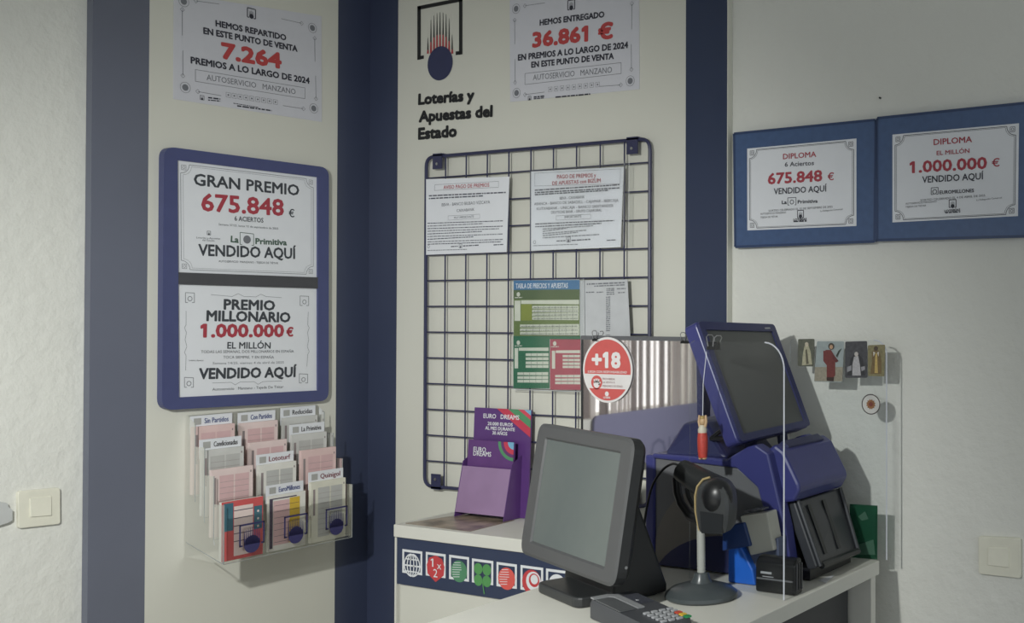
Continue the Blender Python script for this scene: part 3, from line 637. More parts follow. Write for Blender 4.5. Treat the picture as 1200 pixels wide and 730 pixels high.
# ================================================================== LEDGE COUNTER BELOW THE GRID
H = .54; ZT = ZC-H
lx0, lx1 = -2.289, -1.545; ly = 2.055
t = thing('ledge_counter', 'narrow white ledge counter with a navy logo strip below the wire grid', 'counter', ((lx0+lx1)/2,2.18,0))
MB().box(lx0,lx1,ly,YR-.001,ZT-.031,ZT).build('counter_top', M_TOP, t, bevel=.0015)
MB().box(lx0+.012,lx1,ly+.012,YR-.001,0,ZT-.031).build('cabinet_body', M_WHITE, t)
fz1, fz0 = ZT-.033, onY(463.4,683.6,ly+.006).z
f = sub_frame(part(MB().box(lx0+.006,lx1,ly+.006,ly+.0115,fz0,fz1).build('logo_strip', M_NAVY, t),'navy strip of lottery game logos'), t)
MB().box(lx0,lx0+.006,ly+.004,ly+.0115,0,fz1).build('corner_trim', M_TOP, t)
C = cnv(4.865,450,580); FY = ly+.0056
fw = lambda x,y: onY(*C(x,y),FY)
FPK = 0
M_LW = mat('logo_white',(226,228,230),.5); M_LR = mat('logo_red',(196,66,70),.5); M_LG = mat('logo_green',(84,140,104),.5); M_LC = mat('logo_clover',(86,150,86),.5); M_LO = mat('logo_orange',(220,92,84),.5)
def flat_poly(m, pts, y):
    global FPK; FPK = (FPK+1)%12; y -= FPK*4e-5
    m.prism([(p[0],y,p[1]) for p in pts],[(p[0],y+.0003,p[1]) for p in pts])
icons = [((106,305),(220,325),(104,445),(217,455)),((240,322),(354,340),(238,460),(350,472)),((373,340),(487,355),(371,478),(484,494)),((503,360),(625,378),(501,498),(622,514)),((643,380),(760,397),(642,520),(757,534)),((780,398),(910,416),(778,540),(906,555))]
icons += [((925,418),(1055,436),(923,560),(1050,575))]
for i,(tl,tr,bl,br) in enumerate(icons):
    a,b,c,d = fw(*tl),fw(*tr),fw(*bl),fw(*br); m = MB(); w_ = .0062
    x0_,x1_ = (a.x+c.x)/2,(b.x+d.x)/2; z1_ = (a.z+b.z)/2; z0_ = (c.z+d.z)/2
    flat_poly(m,[(x0_,z0_),(x0_+.016,z0_),(x0_+.016,z0_+w_),(x0_+w_,z0_+w_),(x0_+w_,z1_-w_),(x1_-w_,z1_-w_),(x1_-w_,z0_+w_),(x1_-.016,z0_+w_),(x1_-.016,z0_),(x1_,z0_),(x1_,z1_),(x0_,z1_)],FY-.0003)
    m.build('bracket_logo', M_LW, f)
    cx_,cz_ = (x0_+x1_)/2, (z0_+z1_)/2-.008; r = .0265
    circ = lambda r_,dx_=0,dz_=0,n=28: [(cx_+dx_+r_*math.cos(2*math.pi*k/n), cz_+dz_+r_*math.sin(2*math.pi*k/n)) for k in range(n)]
    def seg(m,p,q,w): 
        p,q = Vector(p),Vector(q); d_=(q-p).normalized(); n_=Vector((-d_[1],d_[0]))*w/2; flat_poly(m,[p-n_,q-n_,q+n_,p+n_],FY-.0008)
    if i == 0:
        m = MB()
        for k in (-1,-.62,-.22,.22,.62,1):
            pts = [(cx_+r*k*math.cos(tt), cz_+r*1.05*math.sin(tt)) for tt in [math.radians(-84+12*j) for j in range(15)]]
            for p,q in zip(pts,pts[1:]): seg(m,p,q,.0033)
        for k in (-.05,): seg(m,(cx_-r*1.2,cz_+r*k),(cx_+r*1.2,cz_+r*k),.004)
        seg(m,(cx_-r*.8,cz_+r*.55),(cx_+r*.8,cz_+r*.55),.003); seg(m,(cx_-r*.8,cz_-r*.6),(cx_+r*.8,cz_-r*.6),.003); m.build('globe_logo', M_LW, f)
    elif i == 1:
        m = MB(); flat_poly(m,[(cx_+p*r*1.08,cz_+q*r*1.08) for p,q in ((0,1.1),(.75,.85),(1.05,.2),(.95,-.55),(.3,-1.0),(0,-1.2),(-.3,-1.0),(-.95,-.55),(-1.05,.2),(-.75,.85))],FY-.0003); m.build('red_logo', M_LR, f)
        m = MB()
        for ch,ox,oz,hh in (('1',-.62,.1,.020),('x',.2,-.05,.018),('2',-.28,-.85,.020)):
            v,fc = glyphs(ch,.012); L = .009 if ch=='1' else .014
            m.add([(cx_+ox*r+a_*L,FY-.0009,cz_+oz*r+b_/CAP*hh) for a_,b_ in v],fc)
        m.build('figures_logo', M_LW, f)
    elif i in (2,4):
        m = MB(); flat_poly(m,circ(r),FY-.0003); m.build('ball_logo', M_LG if i==2 else M_LO, f)
        m = MB()
        for k in range(7):
            zz = .75-.22*k; hw = math.sqrt(max(0,1-zz*zz))*.85
            seg(m,(cx_-r*hw,cz_+r*zz),(cx_+r*hw*(.35 if k<4 else .1),cz_+r*(zz+.08)),.0014)
        m.build('ball_lines', M_LW, f)
    elif i == 3:
        m = MB()
        for sx_ in (-1,1):
            for sz_ in (-1,1): flat_poly(m,circ(r*.52,sx_*r*.52,sz_*r*.52,20),FY-.0003)
        seg(m,(cx_,cz_-r*.5),(cx_+r*.25,cz_-r*1.7),.0028); m.build('clover_logo', M_LC, f)
    elif i == 5:
        m = MB(); flat_poly(m,circ(r*1.1),FY-.0003); m.build('swirl_logo', M_LR, f)
        m = MB(); flat_poly(m,circ(r*.85,r*.22,r*.1),FY-.0008); m.build('swirl_white', M_LW, f)
        m = MB(); flat_poly(m,circ(r*.6,r*.3,r*.2),FY-.0012); m.build('swirl_red', M_LR, f)
        m = MB(); flat_poly(m,circ(r*.42,r*.34,r*.28),FY-.0016); m.build('swirl_centre', M_LW, f)
    else:
        m = MB(); flat_poly(m,circ(r),FY-.0003); m.build('ball_logo', M_LW, f)
# ---- leaflet stand and loose leaflet on the ledge
sx0, sx1 = -2.232, -2.035; syb, syf = 2.262, 2.202; sz0 = ZT+.0013; sz1 = onY(553.5,477.4,2.27).z
t = thing('leaflet_stand', 'purple card leaflet stand reading EURODREAMS on the white ledge', 'leaflet stand', ((sx0+sx1)/2,2.235,sz0))
MB().prism([(sx0,syb,sz0),(sx1,syb,sz0),(sx1,syb+.004,sz0),(sx0,syb+.004,sz0)],[(sx0,syb+.012,sz1),(sx1,syb+.012,sz1),(sx1,syb+.016,sz1),(sx0,syb+.016,sz1)]).build('back_card', M_PURPLE, t)
pz = ZT+.143; px1 = sx1-.028
cheek = [(syb,sz0),(syb+.006,pz+.02),(syf+.03,pz),(syf,sz0)]
for x in (sx0,px1): MB().prism([(x,a,b) for a,b in cheek],[(x+.002,a,b) for a,b in cheek]).build('side_cheek', M_PURPLE, t)
fr = [(sx0+.002,syf+.002,sz0+.012),(px1,syf+.002,sz0+.012),(px1,syf+.028,pz-.012),(sx0+.002,syf+.028,pz-.012)]
part(MB().prism(fr,[(p[0],p[1]+.0015,p[2]) for p in fr]).build('pocket_front', mat('lilac_card',(150,122,158),.3,spec=.6,var=.12,scale=9), t),'pale glossy lilac pocket')
lf = [(sx0+.006,syf+.034,sz0+.03),(px1-.004,syf+.034,sz0+.03),(px1-.004,syf+.044,pz+.056),(sx0+.006,syf+.044,pz+.056)]
L_ = sub_frame(part(MB().prism(lf,[(p[0],p[1]+.006,p[2]) for p in lf]).build('leaflet', mat('purple_leaflet',(98,60,120),.4), t),'purple leaflets in the pocket'), t)
def on_card(lo, hi, u, v, off=.0006):       # u 0..1 across, v 0..1 up a leaning card
    a = Vector(lo[0]).lerp(Vector(lo[1]),u); b = Vector(hi[0]).lerp(Vector(hi[1]),u); p = a.lerp(b,v); return Vector((p.x,p.y-off,p.z))
lo = [(sx0,syb,sz0),(sx1,syb,sz0)]; hi = [(sx0,syb+.012,sz1),(sx1,syb+.012,sz1)]
def card_text(m, s, lo, hi, u0, u1, v, ch, bold=.02, off=.0007):
    vv,fc = glyphs(s,0); hh = (Vector(hi[0])-Vector(lo[0])).length
    for o in (-.0022,0,.0022): m.add([on_card(lo,hi,u0+(u1-u0)*a+o,v+b/CAP*ch/hh+abs(o)*.8-.001,off+.00005+o*.02) for a,b in vv],fc)
    m.flat=True
def card_poly(m, lo, hi, pts, off): m.add([on_card(lo,hi,u,v,off) for u,v in pts],[tuple(range(len(pts)))]); m.flat=True
for nm,c,o0,o1 in (('red_stripe',(196,62,84),.40,.60),('green_stripe',(84,146,104),.60,.78),('rose_stripe',(206,76,92),.78,.88),('blue_corner',(120,176,206),.88,1.0)):
    m = MB(); a0,a1 = o0,o1
    card_poly(m,lo,hi,[(a0,1),(a1,1),(1,1-(1-a1)*.42),(1,1-(1-a0)*.42)],.0004); m.build(nm, mat(nm,c,.5), t)
m = MB(); card_text(m,'EURO   DREAMS',lo,hi,.17,.80,.905,.0115); card_text(m,'20.000 EUROS',lo,hi,.25,.69,.84,.0085); card_text(m,'AL MES DURANTE',lo,hi,.21,.73,.797,.0085); card_text(m,'30 AÑOS',lo,hi,.34,.60,.754,.0085); m.build('lettering', M_LW, t)
llo, lhi = lf[:2], lf[3:1:-1]
m = MB(); card_text(m,'EURO',llo,lhi,.13,.40,.82,.012); card_text(m,'DREAMS',llo,lhi,.13,.52,.755,.012); m.build('leaflet_lettering', M_LW, L_)
for rr,c,nm in ((.34,(84,146,104),'green_ring'),(.28,(104,56,110),'purple_ring'),(.22,(196,62,84),'red_ring'),(.13,(120,176,206),'blue_ring')):
    m = MB(); pts = [(1,1)]+[(1-rr*math.sin(a),1-rr*.9*math.cos(a)) for a in [math.pi/2*k/10 for k in range(11)]][::-1]
    pts = [(1,1)]+[(1-rr*math.cos(math.pi/2*k/10),1-rr*.85*math.sin(math.pi/2*k/10)) for k in range(11)]
    card_poly(m,llo,lhi,pts,.0004+.0003*(1-rr)); m.build(nm, mat(nm,c,.5), L_)
q = [onZ(*p,-H+.001) for p in ((474.7,613),(540,603),(603,609.5),(550.7,622.6))]
lq = MB(); lq.prism([p-Vector((0,0,.0007)) for p in q],[p+Vector((0,0,.0001)) for p in q])
m_br = mat('brown_print',(150,134,118),.3,var=.5,scale=22)
tag(lq.build('leaflet', m_br), 'brown printed leaflet lying flat on the white ledge', 'leaflet')
# ================================================================== DESK
dx0, dx1, dy0, dy1 = -1.516, -1.018, .95, 2.232
t = thing('desk', 'white topped desk in the foreground carrying the monitor and lottery terminal', 'desk', ((dx0+dx1)/2,1.6,0))
part(MB().box(dx0,dx1,dy0,dy1,ZT-.03,ZT).build('desk_top', M_TOP, t, bevel=.0015),'white top')
MB().box(dx0+.01,dx1-.004,dy1-.035,dy1-.012,0,ZT-.03).build('end_panel', M_TOP, t)
MB().box(dx0+.01,dx1-.004,dy0+.012,dy0+.035,0,ZT-.03).build('end_panel', M_TOP, t)
MB().box(dx0+.01,dx0+.03,dy0+.035,dy1-.035,0,ZT-.03).build('back_panel', M_TOP, t)
d_ = sub_frame(part(MB().box(dx0+.05,dx1-.06,1.2,2.19,.12,ZT-.031).build('drawer_unit', M_TRAY, t),'dark grey drawer unit'), t)
for k in range(3): part(MB().box(dx1-.062,dx1-.048,1.22,2.18,ZT-.05-.2*k-.18,ZT-.05-.2*k).build('drawer', mat('dark_drawer',(60,61,64),.5), d_, bevel=.006),'dark drawer front')
# ================================================================== POINT OF SALE MONITOR
az, ti = math.radians(-23.2), math.radians(9)
rv = Vector((math.cos(az),math.sin(az),0)); nb = Vector((-math.sin(az),math.cos(az),0)); up = Vector((0,0,1))*math.cos(ti)+nb*math.sin(ti); bk = rv.cross(up)*-1
if bk.dot(nb) < 0: bk = -bk
DIST = 2.22; cc = ORG + ray(671.5,585).normalized()*DIST
fb = Vector((cc.x,cc.y,ZT))
t = thing('monitor', 'charcoal touch monitor on a wedge stand, standing on the white desk', 'monitor', fb)
sw, sh = .384/2*DIST/2.2, .259/2*DIST/2.2
def fp(a,b,c): return cc+rv*a+up*b+bk*c
def rr2(w,h,r,n=5): return rounded([(-w,h),(w,h),(w,-h),(-w,-h)],r,n)
o1 = rr2(sw,sh,.028); s1 = rr2(sw-.006,sh-.006,.024)
m = MB(); n = len(o1); iw, ih = sw-.046, sh-.030
inn = rr2(iw,ih,.003)
rings = [[fp(p[0],p[1],.030) for p in s1],[fp(p[0],p[1],.022) for p in o1],[fp(p[0],p[1],.003) for p in o1],[fp(p[0],p[1],0) for p in s1],[fp(p[0],p[1]+.0,0.0) for p in rr2(iw+.004,ih+.004,.004)],[fp(p[0],p[1],.004) for p in inn]]
vs = [v for q in rings for v in q]; fs = [(i*n+k,i*n+(k+1)%n,(i+1)*n+(k+1)%n,(i+1)*n+k) for i in range(2,5) for k in range(n)]
m.add(vs,fs); m.build('bezel', M_BEZEL, t)
m = MB(); m.add([v for q in rings[:3] for v in q],[(i*n+k,i*n+(k+1)%n,(i+1)*n+(k+1)%n,(i+1)*n+k) for i in range(2) for k in range(n)]+[tuple(range(n))]); m.build('side_shell', mat('black_shell',(38,39,40),.45), t)
m = MB(); m.prism([fp(p[0],p[1],.0035) for p in inn],[fp(p[0],p[1],.006) for p in inn]); part(m.build('screen', mat('switched_off_screen',(97,104,102),.16,spec=.6,var=.02), t),'switched off grey screen')
m = MB(); bw,bh = sw-.012, sh-.012
m.prism([fp(p[0],p[1],.028) for p in rr2(bw,bh,.02)],[fp(p[0]*.86,p[1]*.86,.05) for p in rr2(bw,bh,.02)]); m.build('back_shell', M_BLK, t)
# wedge stand
zb_ = ZT+.012
base_c = Vector((-1.43,1.80,0))
def bp(a,b,z): return Vector((cc.x,cc.y,0))+rv*a+nb*b+Vector((0,0,z))
m = MB(); 
side = [(.034,ZT+.045),(.058,cc.z+.035),(.072,cc.z+.035),(.150,ZT+.02),(.150,ZT+.004),(.03,ZT+.004)]
m.prism([bp(-.10,b,z) for b,z in side],[bp(.094,b,z) for b,z in side]); m.build('wedge_stand', mat('black_shell',(38,39,40),.45), t, bevel=.006)
m = MB(); q = rounded([(-.085,-.035),(.085,-.035),(.088,.14),(-.085,.14)],.02,4)
m.prism([bp(a,b,ZT+.0005) for a,b in q],[bp(a,b,ZT+.020) for a,b in q]); m.build('base_plate', M_CHAR, t, bevel=.004)
m = MB(); m.tube([fp(sw+.0002,-sh*.72,.018),fp(sw+.0018,-sh*.72,.018)],.003,8); part(m.build('side_button', M_STEEL, t),'small pale button')
# ================================================================== REFLECTING BOARD BEHIND THE MACHINES
PB = 2.215
x0_, x1_ = onY(683,440,PB).x, onY(852,440,PB).x; zt_ = onY(683,398,PB).z; zb2 = onY(740,541,PB).z
t = thing('glossy_board', 'glossy mirror-like board behind the terminal, reflecting the striped windows', 'glossy board', ((x0_+x1_)/2,PB,ZT))
M_MIR = mat('dark_mirror', (222,220,222), .03, metal=1, var=.0, spec=.5)
part(MB().box(x0_,x1_,PB,PB+.006,zb2,zt_).build('reflecting_face', M_MIR, t),'mirror-like face')
MB().box(x0_-.004,x1_+.004,PB-.003,PB+.008,zt_,zt_+.010).build('top_rail', M_TGREY, t)
MB().box(x0_-.004,x0_,PB-.002,PB+.008,zb2,zt_).build('side_rail', M_CHAR, t)
MB().box(x0_+.05,x0_+.08,PB+.006,PB+.014,ZT+.0045,zb2+.05).build('leg', M_TGREY, t); MB().box(x0_+.02,x0_+.11,PB-.003,PB+.07,ZT+.0005,ZT+.004).build('foot', M_TGREY, t)
def binder(px_, py_, y, s, label):
    c = onY(px_,py_,y); t = thing('binder_clip', label, 'binder clip', c, None)
    MB().prism([c+Vector((-.010*s,-.006*s,-.010*s)),c+Vector((.010*s,-.006*s,-.010*s)),c+Vector((.010*s,.009*s,-.010*s)),c+Vector((-.010*s,.009*s,-.010*s))],[c+Vector((-.010*s,-.002*s,.004*s)),c+Vector((.010*s,-.002*s,.004*s)),c+Vector((.010*s,.006*s,.004*s)),c+Vector((-.010*s,.006*s,.004*s))]).build('spring_body', M_BLK, t)
    for dy,l in ((-.008*s,.020*s),(.009*s,.018*s)):
        pts = [(-.005,0),(-.0062,.4),(-.0075,.8),(-.004,1),(.004,1),(.0075,.8),(.0062,.4),(.005,0)]
        MB().tube([c+Vector((a*s,dy*(1-b*.3)+(.012*s*b if dy>0 else -.004*s*b),-.004*s+b*l)) for a,b in pts],.0010*s,6).build('wire_handle', M_STEEL, t, smooth=True)
zo = 0
binder(699.5,395,PB+.001,1.0,'binder clip on the board top, left one above the round sticker')
binder(803,397.5,PB+.001,1.0,'binder clip on the board top beside the blue terminal screen')
# +18 sticker
P = Sheet('sticker', 'round red and white +18 sticker on the glossy board', 'sticker', 'R', PB-.004, [(683,395),(741,395),(741,472),(683,472)])
c = P.loc(712,433.5); ra = (P.loc(741,433.5)-P.loc(683,433.5)).length/2; rb = (P.loc(712,395)-P.loc(712,472)).length/2
el = lambda s,n=48,a0=0,a1=2*math.pi: [(c[0]+ra*s*math.cos(a0+(a1-a0)*k/n), c[1]+rb*s*math.sin(a0+(a1-a0)*k/n)) for k in range(n+1)][:(n if a1-a0>6 else n+1)]
P.slab('disc', el(1.0), -.0005, .0005)
a_ = math.asin((P.loc(712,438.5)[1]-c[1])/(rb*.93)); P.face('red_field', el(.93,40,a_,math.pi-a_), .0009)
b_ = math.asin((P.loc(712,455.5)[1]-c[1])/(rb*.93)); P.face('red_field', el(.93,24,math.pi-b_,2*math.pi+b_), .0009)
P.text('lettering','+18',(694,430),(727.5,431),17.5,.0013,.035); P.text('lettering','JUEGA CON RESPONSABILIDAD',(689,436.6),(735,437.6),2.6,.0013,.01)
P.disc('red_field',(699.5,448),.017,.0009,24,sx=1)
for k in range(4): P.line('lettering',(697.3+k*1.5,448.5),(696.6+k*1.9,443.2+abs(k-1.5)*.7),.0032,.0014)
P.disc('lettering',(699.5,450),.0095,.0014,16); P.line('lettering',(702,451),(704,447.5),.0034,.0014)
P.text('print','PROHIBIDA',(706.5,445),(721,445.4),2.3,.0013); P.text('print','LA VENTA A',(706.5,449),(721,449.3),2.3,.0013); P.text('print','MENORES DE EDAD',(706.5,453.3),(730,454),2.3,.0013)
P.disc('lettering',(711.5,461.5),.006,.0013,12); P.text('lettering','LOTERÍAS',(707.5,466.8),(715.5,467),2.2,.0013,.02)
o = P.done({'disc':mat('sticker_white',(236,232,230),.45),'red_field':mat('sticker_red',(214,98,94),.5),'lettering':mat('sticker_letter_white',(240,236,234),.5),'print':mat('sticker_print',(150,110,112),.5)})
# ---- what the board mirrors: blue shop board under the windows of the left wall
M_BOARD = mat('blue_board',(128,128,156),.6,var=.02)
bx = XP+.012
t = thing('shop_board', 'blue lettered board fixed under the street windows, seen mirrored in the glossy board', 'board', (bx,.5,wz0-.4))
q = rounded([(-.8,wz0-.55),(1.10,wz0-.55),(1.10,wz0+.012),(-.8,wz0+.012)],.03,4)
MB().prism([(bx-.011,a,b) for a,b in q],[(bx,a,b) for a,b in q]).build('board', M_BOARD, t)
m = MB(); v,fc = glyphs('AUTOSERVICIO',.03); m.add([(bx+.0008,.30+(1-a)*.0+a*1.0-.55,wz0-.22+b/CAP*.11) for a,b in v],fc); part(m.build('lettering', mat('board_letter',(104,105,134),.6), t),'darker blue letters')
# ================================================================== LOTTERY TERMINAL
y0, y1 = 1.965, 2.2
bxk = onY(756,600,y0).x
t = thing('lottery_terminal', 'blue and grey lottery terminal with tilted screen at the back of the desk', 'lottery terminal', ((bxk-1.08)/2,(y0+y1)/2,ZT))
zd = onY(775,534,y0).z
# grey housing with blue back edge and blue front arm
prof = [(bxk+.022,ZT+.003),(bxk+.022,zd-.004),(-1.215,zd-.014),(-1.135,ZT+.17),(-1.115,ZT+.003)]
MB().prism([(a,y0+.004,b) for a,b in prof],[(a,y1-.004,b) for a,b in prof]).build('housing', M_TGREY, t, bevel=.004)
MB().box(bxk,bxk+.024,y0,y1,ZT+.001,zd).build('rear_cover', M_TBLUE, t, bevel=.004)
deck = [(bxk+.02,zd-.006),(bxk+.02,zd+.004),(-1.30,zd+.004),(-1.24,zd+.002),(-1.19,zd+.03),(-1.17,zd+.036),(-1.14,zd+.02),(-1.10,ZT+.11),(-1.085,ZT+.02),(-1.085,ZT+.002),(-1.115,ZT+.002),(-1.135,ZT+.09),(-1.165,ZT+.185),(-1.215,zd-.014)]
MB().prism([(a,y0-.004,b) for a,b in deck],[(a,y0+.03,b) for a,b in deck]).build('blue_arm', M_TBLUE, t, bevel=.004)
MB().prism([(a,y1-.03,b) for a,b in deck],[(a,y1,b) for a,b in deck]).build('blue_arm', M_TBLUE, t, bevel=.004)
dk = [(bxk+.02,zd-.006),(bxk+.02,zd+.003),(-1.24,zd+.001),(-1.19,zd+.02),(-1.16,zd+.0),(-1.16,zd-.02)]
MB().prism([(a,y0+.028,b) for a,b in dk],[(a,y1-.028,b) for a,b in dk]).build('deck', M_TDARK, t)
# warm grey and dark blue arches laid over the grey side
def arch(cx_,wx,base,apex,yy,name,m_):
    pts = [onY(cx_-wx*math.cos(math.pi*k/20), base-(base-apex)*math.sin(math.pi*k/20), yy) for k in range(21)]
    pts = [Vector((min(-1.128,max(bxk+.026,p.x)),yy,max(ZT+.005,p.z))) for p in pts]
    MB().prism(pts,[p+Vector((0,.004,0)) for p in pts]).build(name, m_, t)
arch(814,54,684,576,y0+.0022,'side_dome',mat('warm_grey_plastic',(112,108,102),.5))
arch(842,78,686,628,y0+.0005,'side_arch',M_TDARK)
# hump (printer head housing) on the deck
hz = zd+.072
h0 = [onY(773,534,y0+.01),onY(779,494,y0+.04),onY(846,488,y0+.06),onY(862,546,y0+.01)]
bot = [(bxk+.038,y0+.012,zd+.002),(-1.245,y0+.012,zd+.002),(-1.235,y1-.04,zd+.002),(bxk+.038,y1-.04,zd+.002)]
top = [(bxk+.055,y0+.06,hz-.008),(-1.33,y0+.05,hz+.002),(-1.30,y1-.05,hz+.004),(bxk+.055,y1-.05,hz)]
MB().prism(bot,top).build('printer_hump', M_TDARK, t, bevel=.008)
# rounded blue lid in front
lid = [(-1.155,zd+.024),(-1.140,zd+.036),(-1.118,zd+.022),(-1.083,zd-.04),(-1.080,zd-.052),(-1.094,ZT+.158),(-1.14,ZT+.150),(-1.165,zd-.03)]
MB().prism([(a,y0+.02,b) for a,b in lid],[(a,y1+.004,b) for a,b in lid]).build('front_lid', M_TBLUE, t, bevel=.006)
sl = [(-1.150,zd+.030),(-1.137,zd+.040),(-1.122,zd+.030),(-1.126,zd+.02)]
MB().prism([(a,y0+.05,b) for a,b in sl],[(a,y1-.03,b) for a,b in sl]).build('paper_slot', M_TDARK, t)
# dark ticket tray
a0,a1 = Vector((-1.10,y0+.035,ZT+.156)),Vector((-1.098,y1,ZT+.156)); b0,b1 = Vector((-1.045,y0+.03,ZT+.030)),Vector((-1.052,y1-.005,ZT+.024))
off = Vector((-.022,0,-.010))
m = MB(); m.prism([a0,a1,b1,b0],[a0+off,a1+off,b1+off,b0+off]); tr = sub_frame(part(m.build('ticket_tray', M_TRAY, t, bevel=.004),'dark grey sloping ticket tray'), t)
nrm = (a1-a0).cross(b0-a0).normalized()
if nrm.x < 0: nrm = -nrm
for u in (.22,.55):
    p,q = a0.lerp(a1,u).lerp(b0.lerp(b1,u),.10)+nrm*.002, a0.lerp(a1,u).lerp(b0.lerp(b1,u+.02),.86)+nrm*.002; d = Vector((0,.006,0)); MB().prism([p-d,p+d,q+d,q-d],[v+nrm*.002 for v in (p-d,p+d,q+d,q-d)]).build('slot', M_BLK, tr)
for u in (.03,.97):
    p,q = a0.lerp(a1,u)+nrm*.004, b0.lerp(b1,u)+nrm*.004; MB().tube([p,q],.0045,8).build('tray_rail', M_TRAY, tr)
MB().tube([b0.lerp(b1,.05)+nrm*.005,b0.lerp(b1,.95)+nrm*.005],.007,8).build('tray_lip', M_BLK, tr)
MB().box(-1.115,-1.062,y0+.03,y1-.02,ZT+.002,ZT+.026).build('tray_foot', M_BLK, t)
# tilted display with blue bezel
q = [onY(814,377.5,1.925),onY(907.5,378.5,2.215),onY(947.5,500,2.212),onY(868,519,1.925)]
ctr = sum(q,Vector())/4; ru = ((q[1]-q[0])+(q[2]-q[3])).normalized(); uu = ((q[0]-q[3])+(q[1]-q[2])).normalized(); nn = ru.cross(uu).normalized()
if nn.x < 0: nn = -nn
loc2 = [((p-ctr).dot(ru),(p-ctr).dot(uu)) for p in q]
def dp(a,b,c): return ctr+ru*a+uu*b+nn*c
oo = rounded(loc2,.012,4); inq = [((p-ctr).dot(ru),(p-ctr).dot(uu)) for p in [onY(835,387.5,1.93),onY(902,387.5,2.19),onY(938.5,494,2.185),onY(884,512,1.93)]]
ii = inset(loc2,.86); ii = [(p[0],p[1]-.002) for p in ii]
m = MB(); m.prism([dp(p[0],p[1],-.034) for p in oo],[dp(p[0],p[1],-.002) for p in oo]); ds = sub_frame(m.build('display_shell', M_TBLUE, t, bevel=.003), t)
m = MB(); P_ = rounded(inset(loc2,.985),.010,4); n = len(P_); inn = rounded(ii,.003,4)
m.add([dp(p[0],p[1],-.003) for p in P_]+[dp(p[0],p[1],.004) for p in P_]+[dp(p[0],p[1],.004) for p in inn]+[dp(p[0],p[1],-.002) for p in inn],[(r_*n+k,r_*n+(k+1)%n,(r_+1)*n+(k+1)%n,(r_+1)*n+k) for r_ in range(3) for k in range(n)]); m.build('display_bezel', mat('terminal_bezel_blue',(46,50,92),.4), ds)
m = MB(); m.prism([dp(p[0],p[1],-.0015) for p in inn],[dp(p[0],p[1],.0005) for p in inn]); part(m.build('display_screen', mat('terminal_screen',(84,86,84),.42,spec=.5,var=.05,scale=6), ds),'dark switched off screen')
m = MB(); e = inset(loc2,.985); a = Vector(e[1])*.93+Vector(e[0])*.07; m.add([dp(a[0]-.026,a[1]-.012,.0046),dp(a[0]-.004,a[1]-.012,.0046),dp(a[0]-.004,a[1]-.0085,.0046),dp(a[0]-.026,a[1]-.0085,.0046)],[(0,1,2,3)]); m.build('maker_mark', M_LIGHTINK, ds)
rp = [onY(815.5,381,1.955),onY(823.5,381,1.955),onY(823,489,1.955),onY(817,489,1.955)]
MB().prism(rp,[v+Vector((0,.03,0)) for v in rp]).build('rear_post', M_TDARK, ds)
# hinge arms of the display
c0 = dp(-.06,-.10,-.03); c1 = Vector((-1.27,2.0,hz-.01))
MB().tube([dp(-.05,-.112,-.02),Vector((-1.225,2.03,zd+.02))],.012,8).build('display_arm', M_TDARK, t); MB().tube([dp(.06,-.112,-.02),Vector((-1.20,2.13,zd+.02))],.012,8).build('display_arm', M_TDARK, t)
p = onY(835,513,1.99)
MB().tube([onY(833,514,1.985),onY(852,499,1.985),onY(872,508,1.97)],.005,6).build('hinge_strut', M_BLK, t); MB().tube([onY(833,514,1.985),onY(872,513,1.975)],.005,6).build('hinge_strut', M_BLK, t)
# ================================================================== SCREENS OF CLEAR ACRYLIC
A0 = Vector((-1.036,1.842,0)); A1 = Vector((-1.29,1.905,0)); ad = (A1-A0).normalized(); an = Vector((-ad.y,ad.x,0))
def acrylic(label, A0, A1, z0, z1, r, th=.004, group=None):
    t = thing('acrylic_screen', label, 'acrylic screen', (A0+A1)/2+Vector((0,0,z0)))
    L = (A1-A0).length; d = (A1-A0).normalized(); n = Vector((-d.y,d.x,0))
    q = []
    for k in range(9): a = math.pi/2*k/8; q.append((r-r*math.cos(a), z1-r+r*math.sin(a)))
    for k in range(5): a = math.pi/2*k/4; q.append((L-r*.3+r*.3*math.sin(a), z1-r*.3+r*.3*math.cos(a)))
    q = [(0,z0)]+q+[(L,z0)]
    at = lambda s,z,o: A0+d*s+n*o+Vector((0,0,z))
    m = MB(); m.flat = True; m.add([at(s,z,0) for s,z in q],[tuple(range(len(q)))]); m.build('sheet', M_ACR, t)
    MB().tube([at(s,z,0) for s,z in q[:10]],.0016,6).build('edge', M_ACRE, t)
    MB().tube([at(s,z,0) for s,z in q[10:12]]+[at(s,z,0) for s,z in q[11:]],.0006,5).build('thin_edge', clear('faint_acrylic_edge',(.9,.92,.93),.03,.2), t)
    return t
zt1 = onY(885,401,1.86).z
acrylic('clear acrylic screen with a bright edge standing before the lottery terminal', A0, A1, ZT+.001, zt1, .05)
YS = 2.247
acrylic('clear acrylic sheet against the right wall carrying the holy cards', Vector((onY(1039,520,YS).x,YS,0)), Vector((onY(926,450,YS).x,YS,0)), onY(1038,656,YS).z, onY(1020,398.5,YS).z, .03)
binder(835.5,403,1.898,1.15,'large binder clip on the acrylic screen before the blue terminal screen')
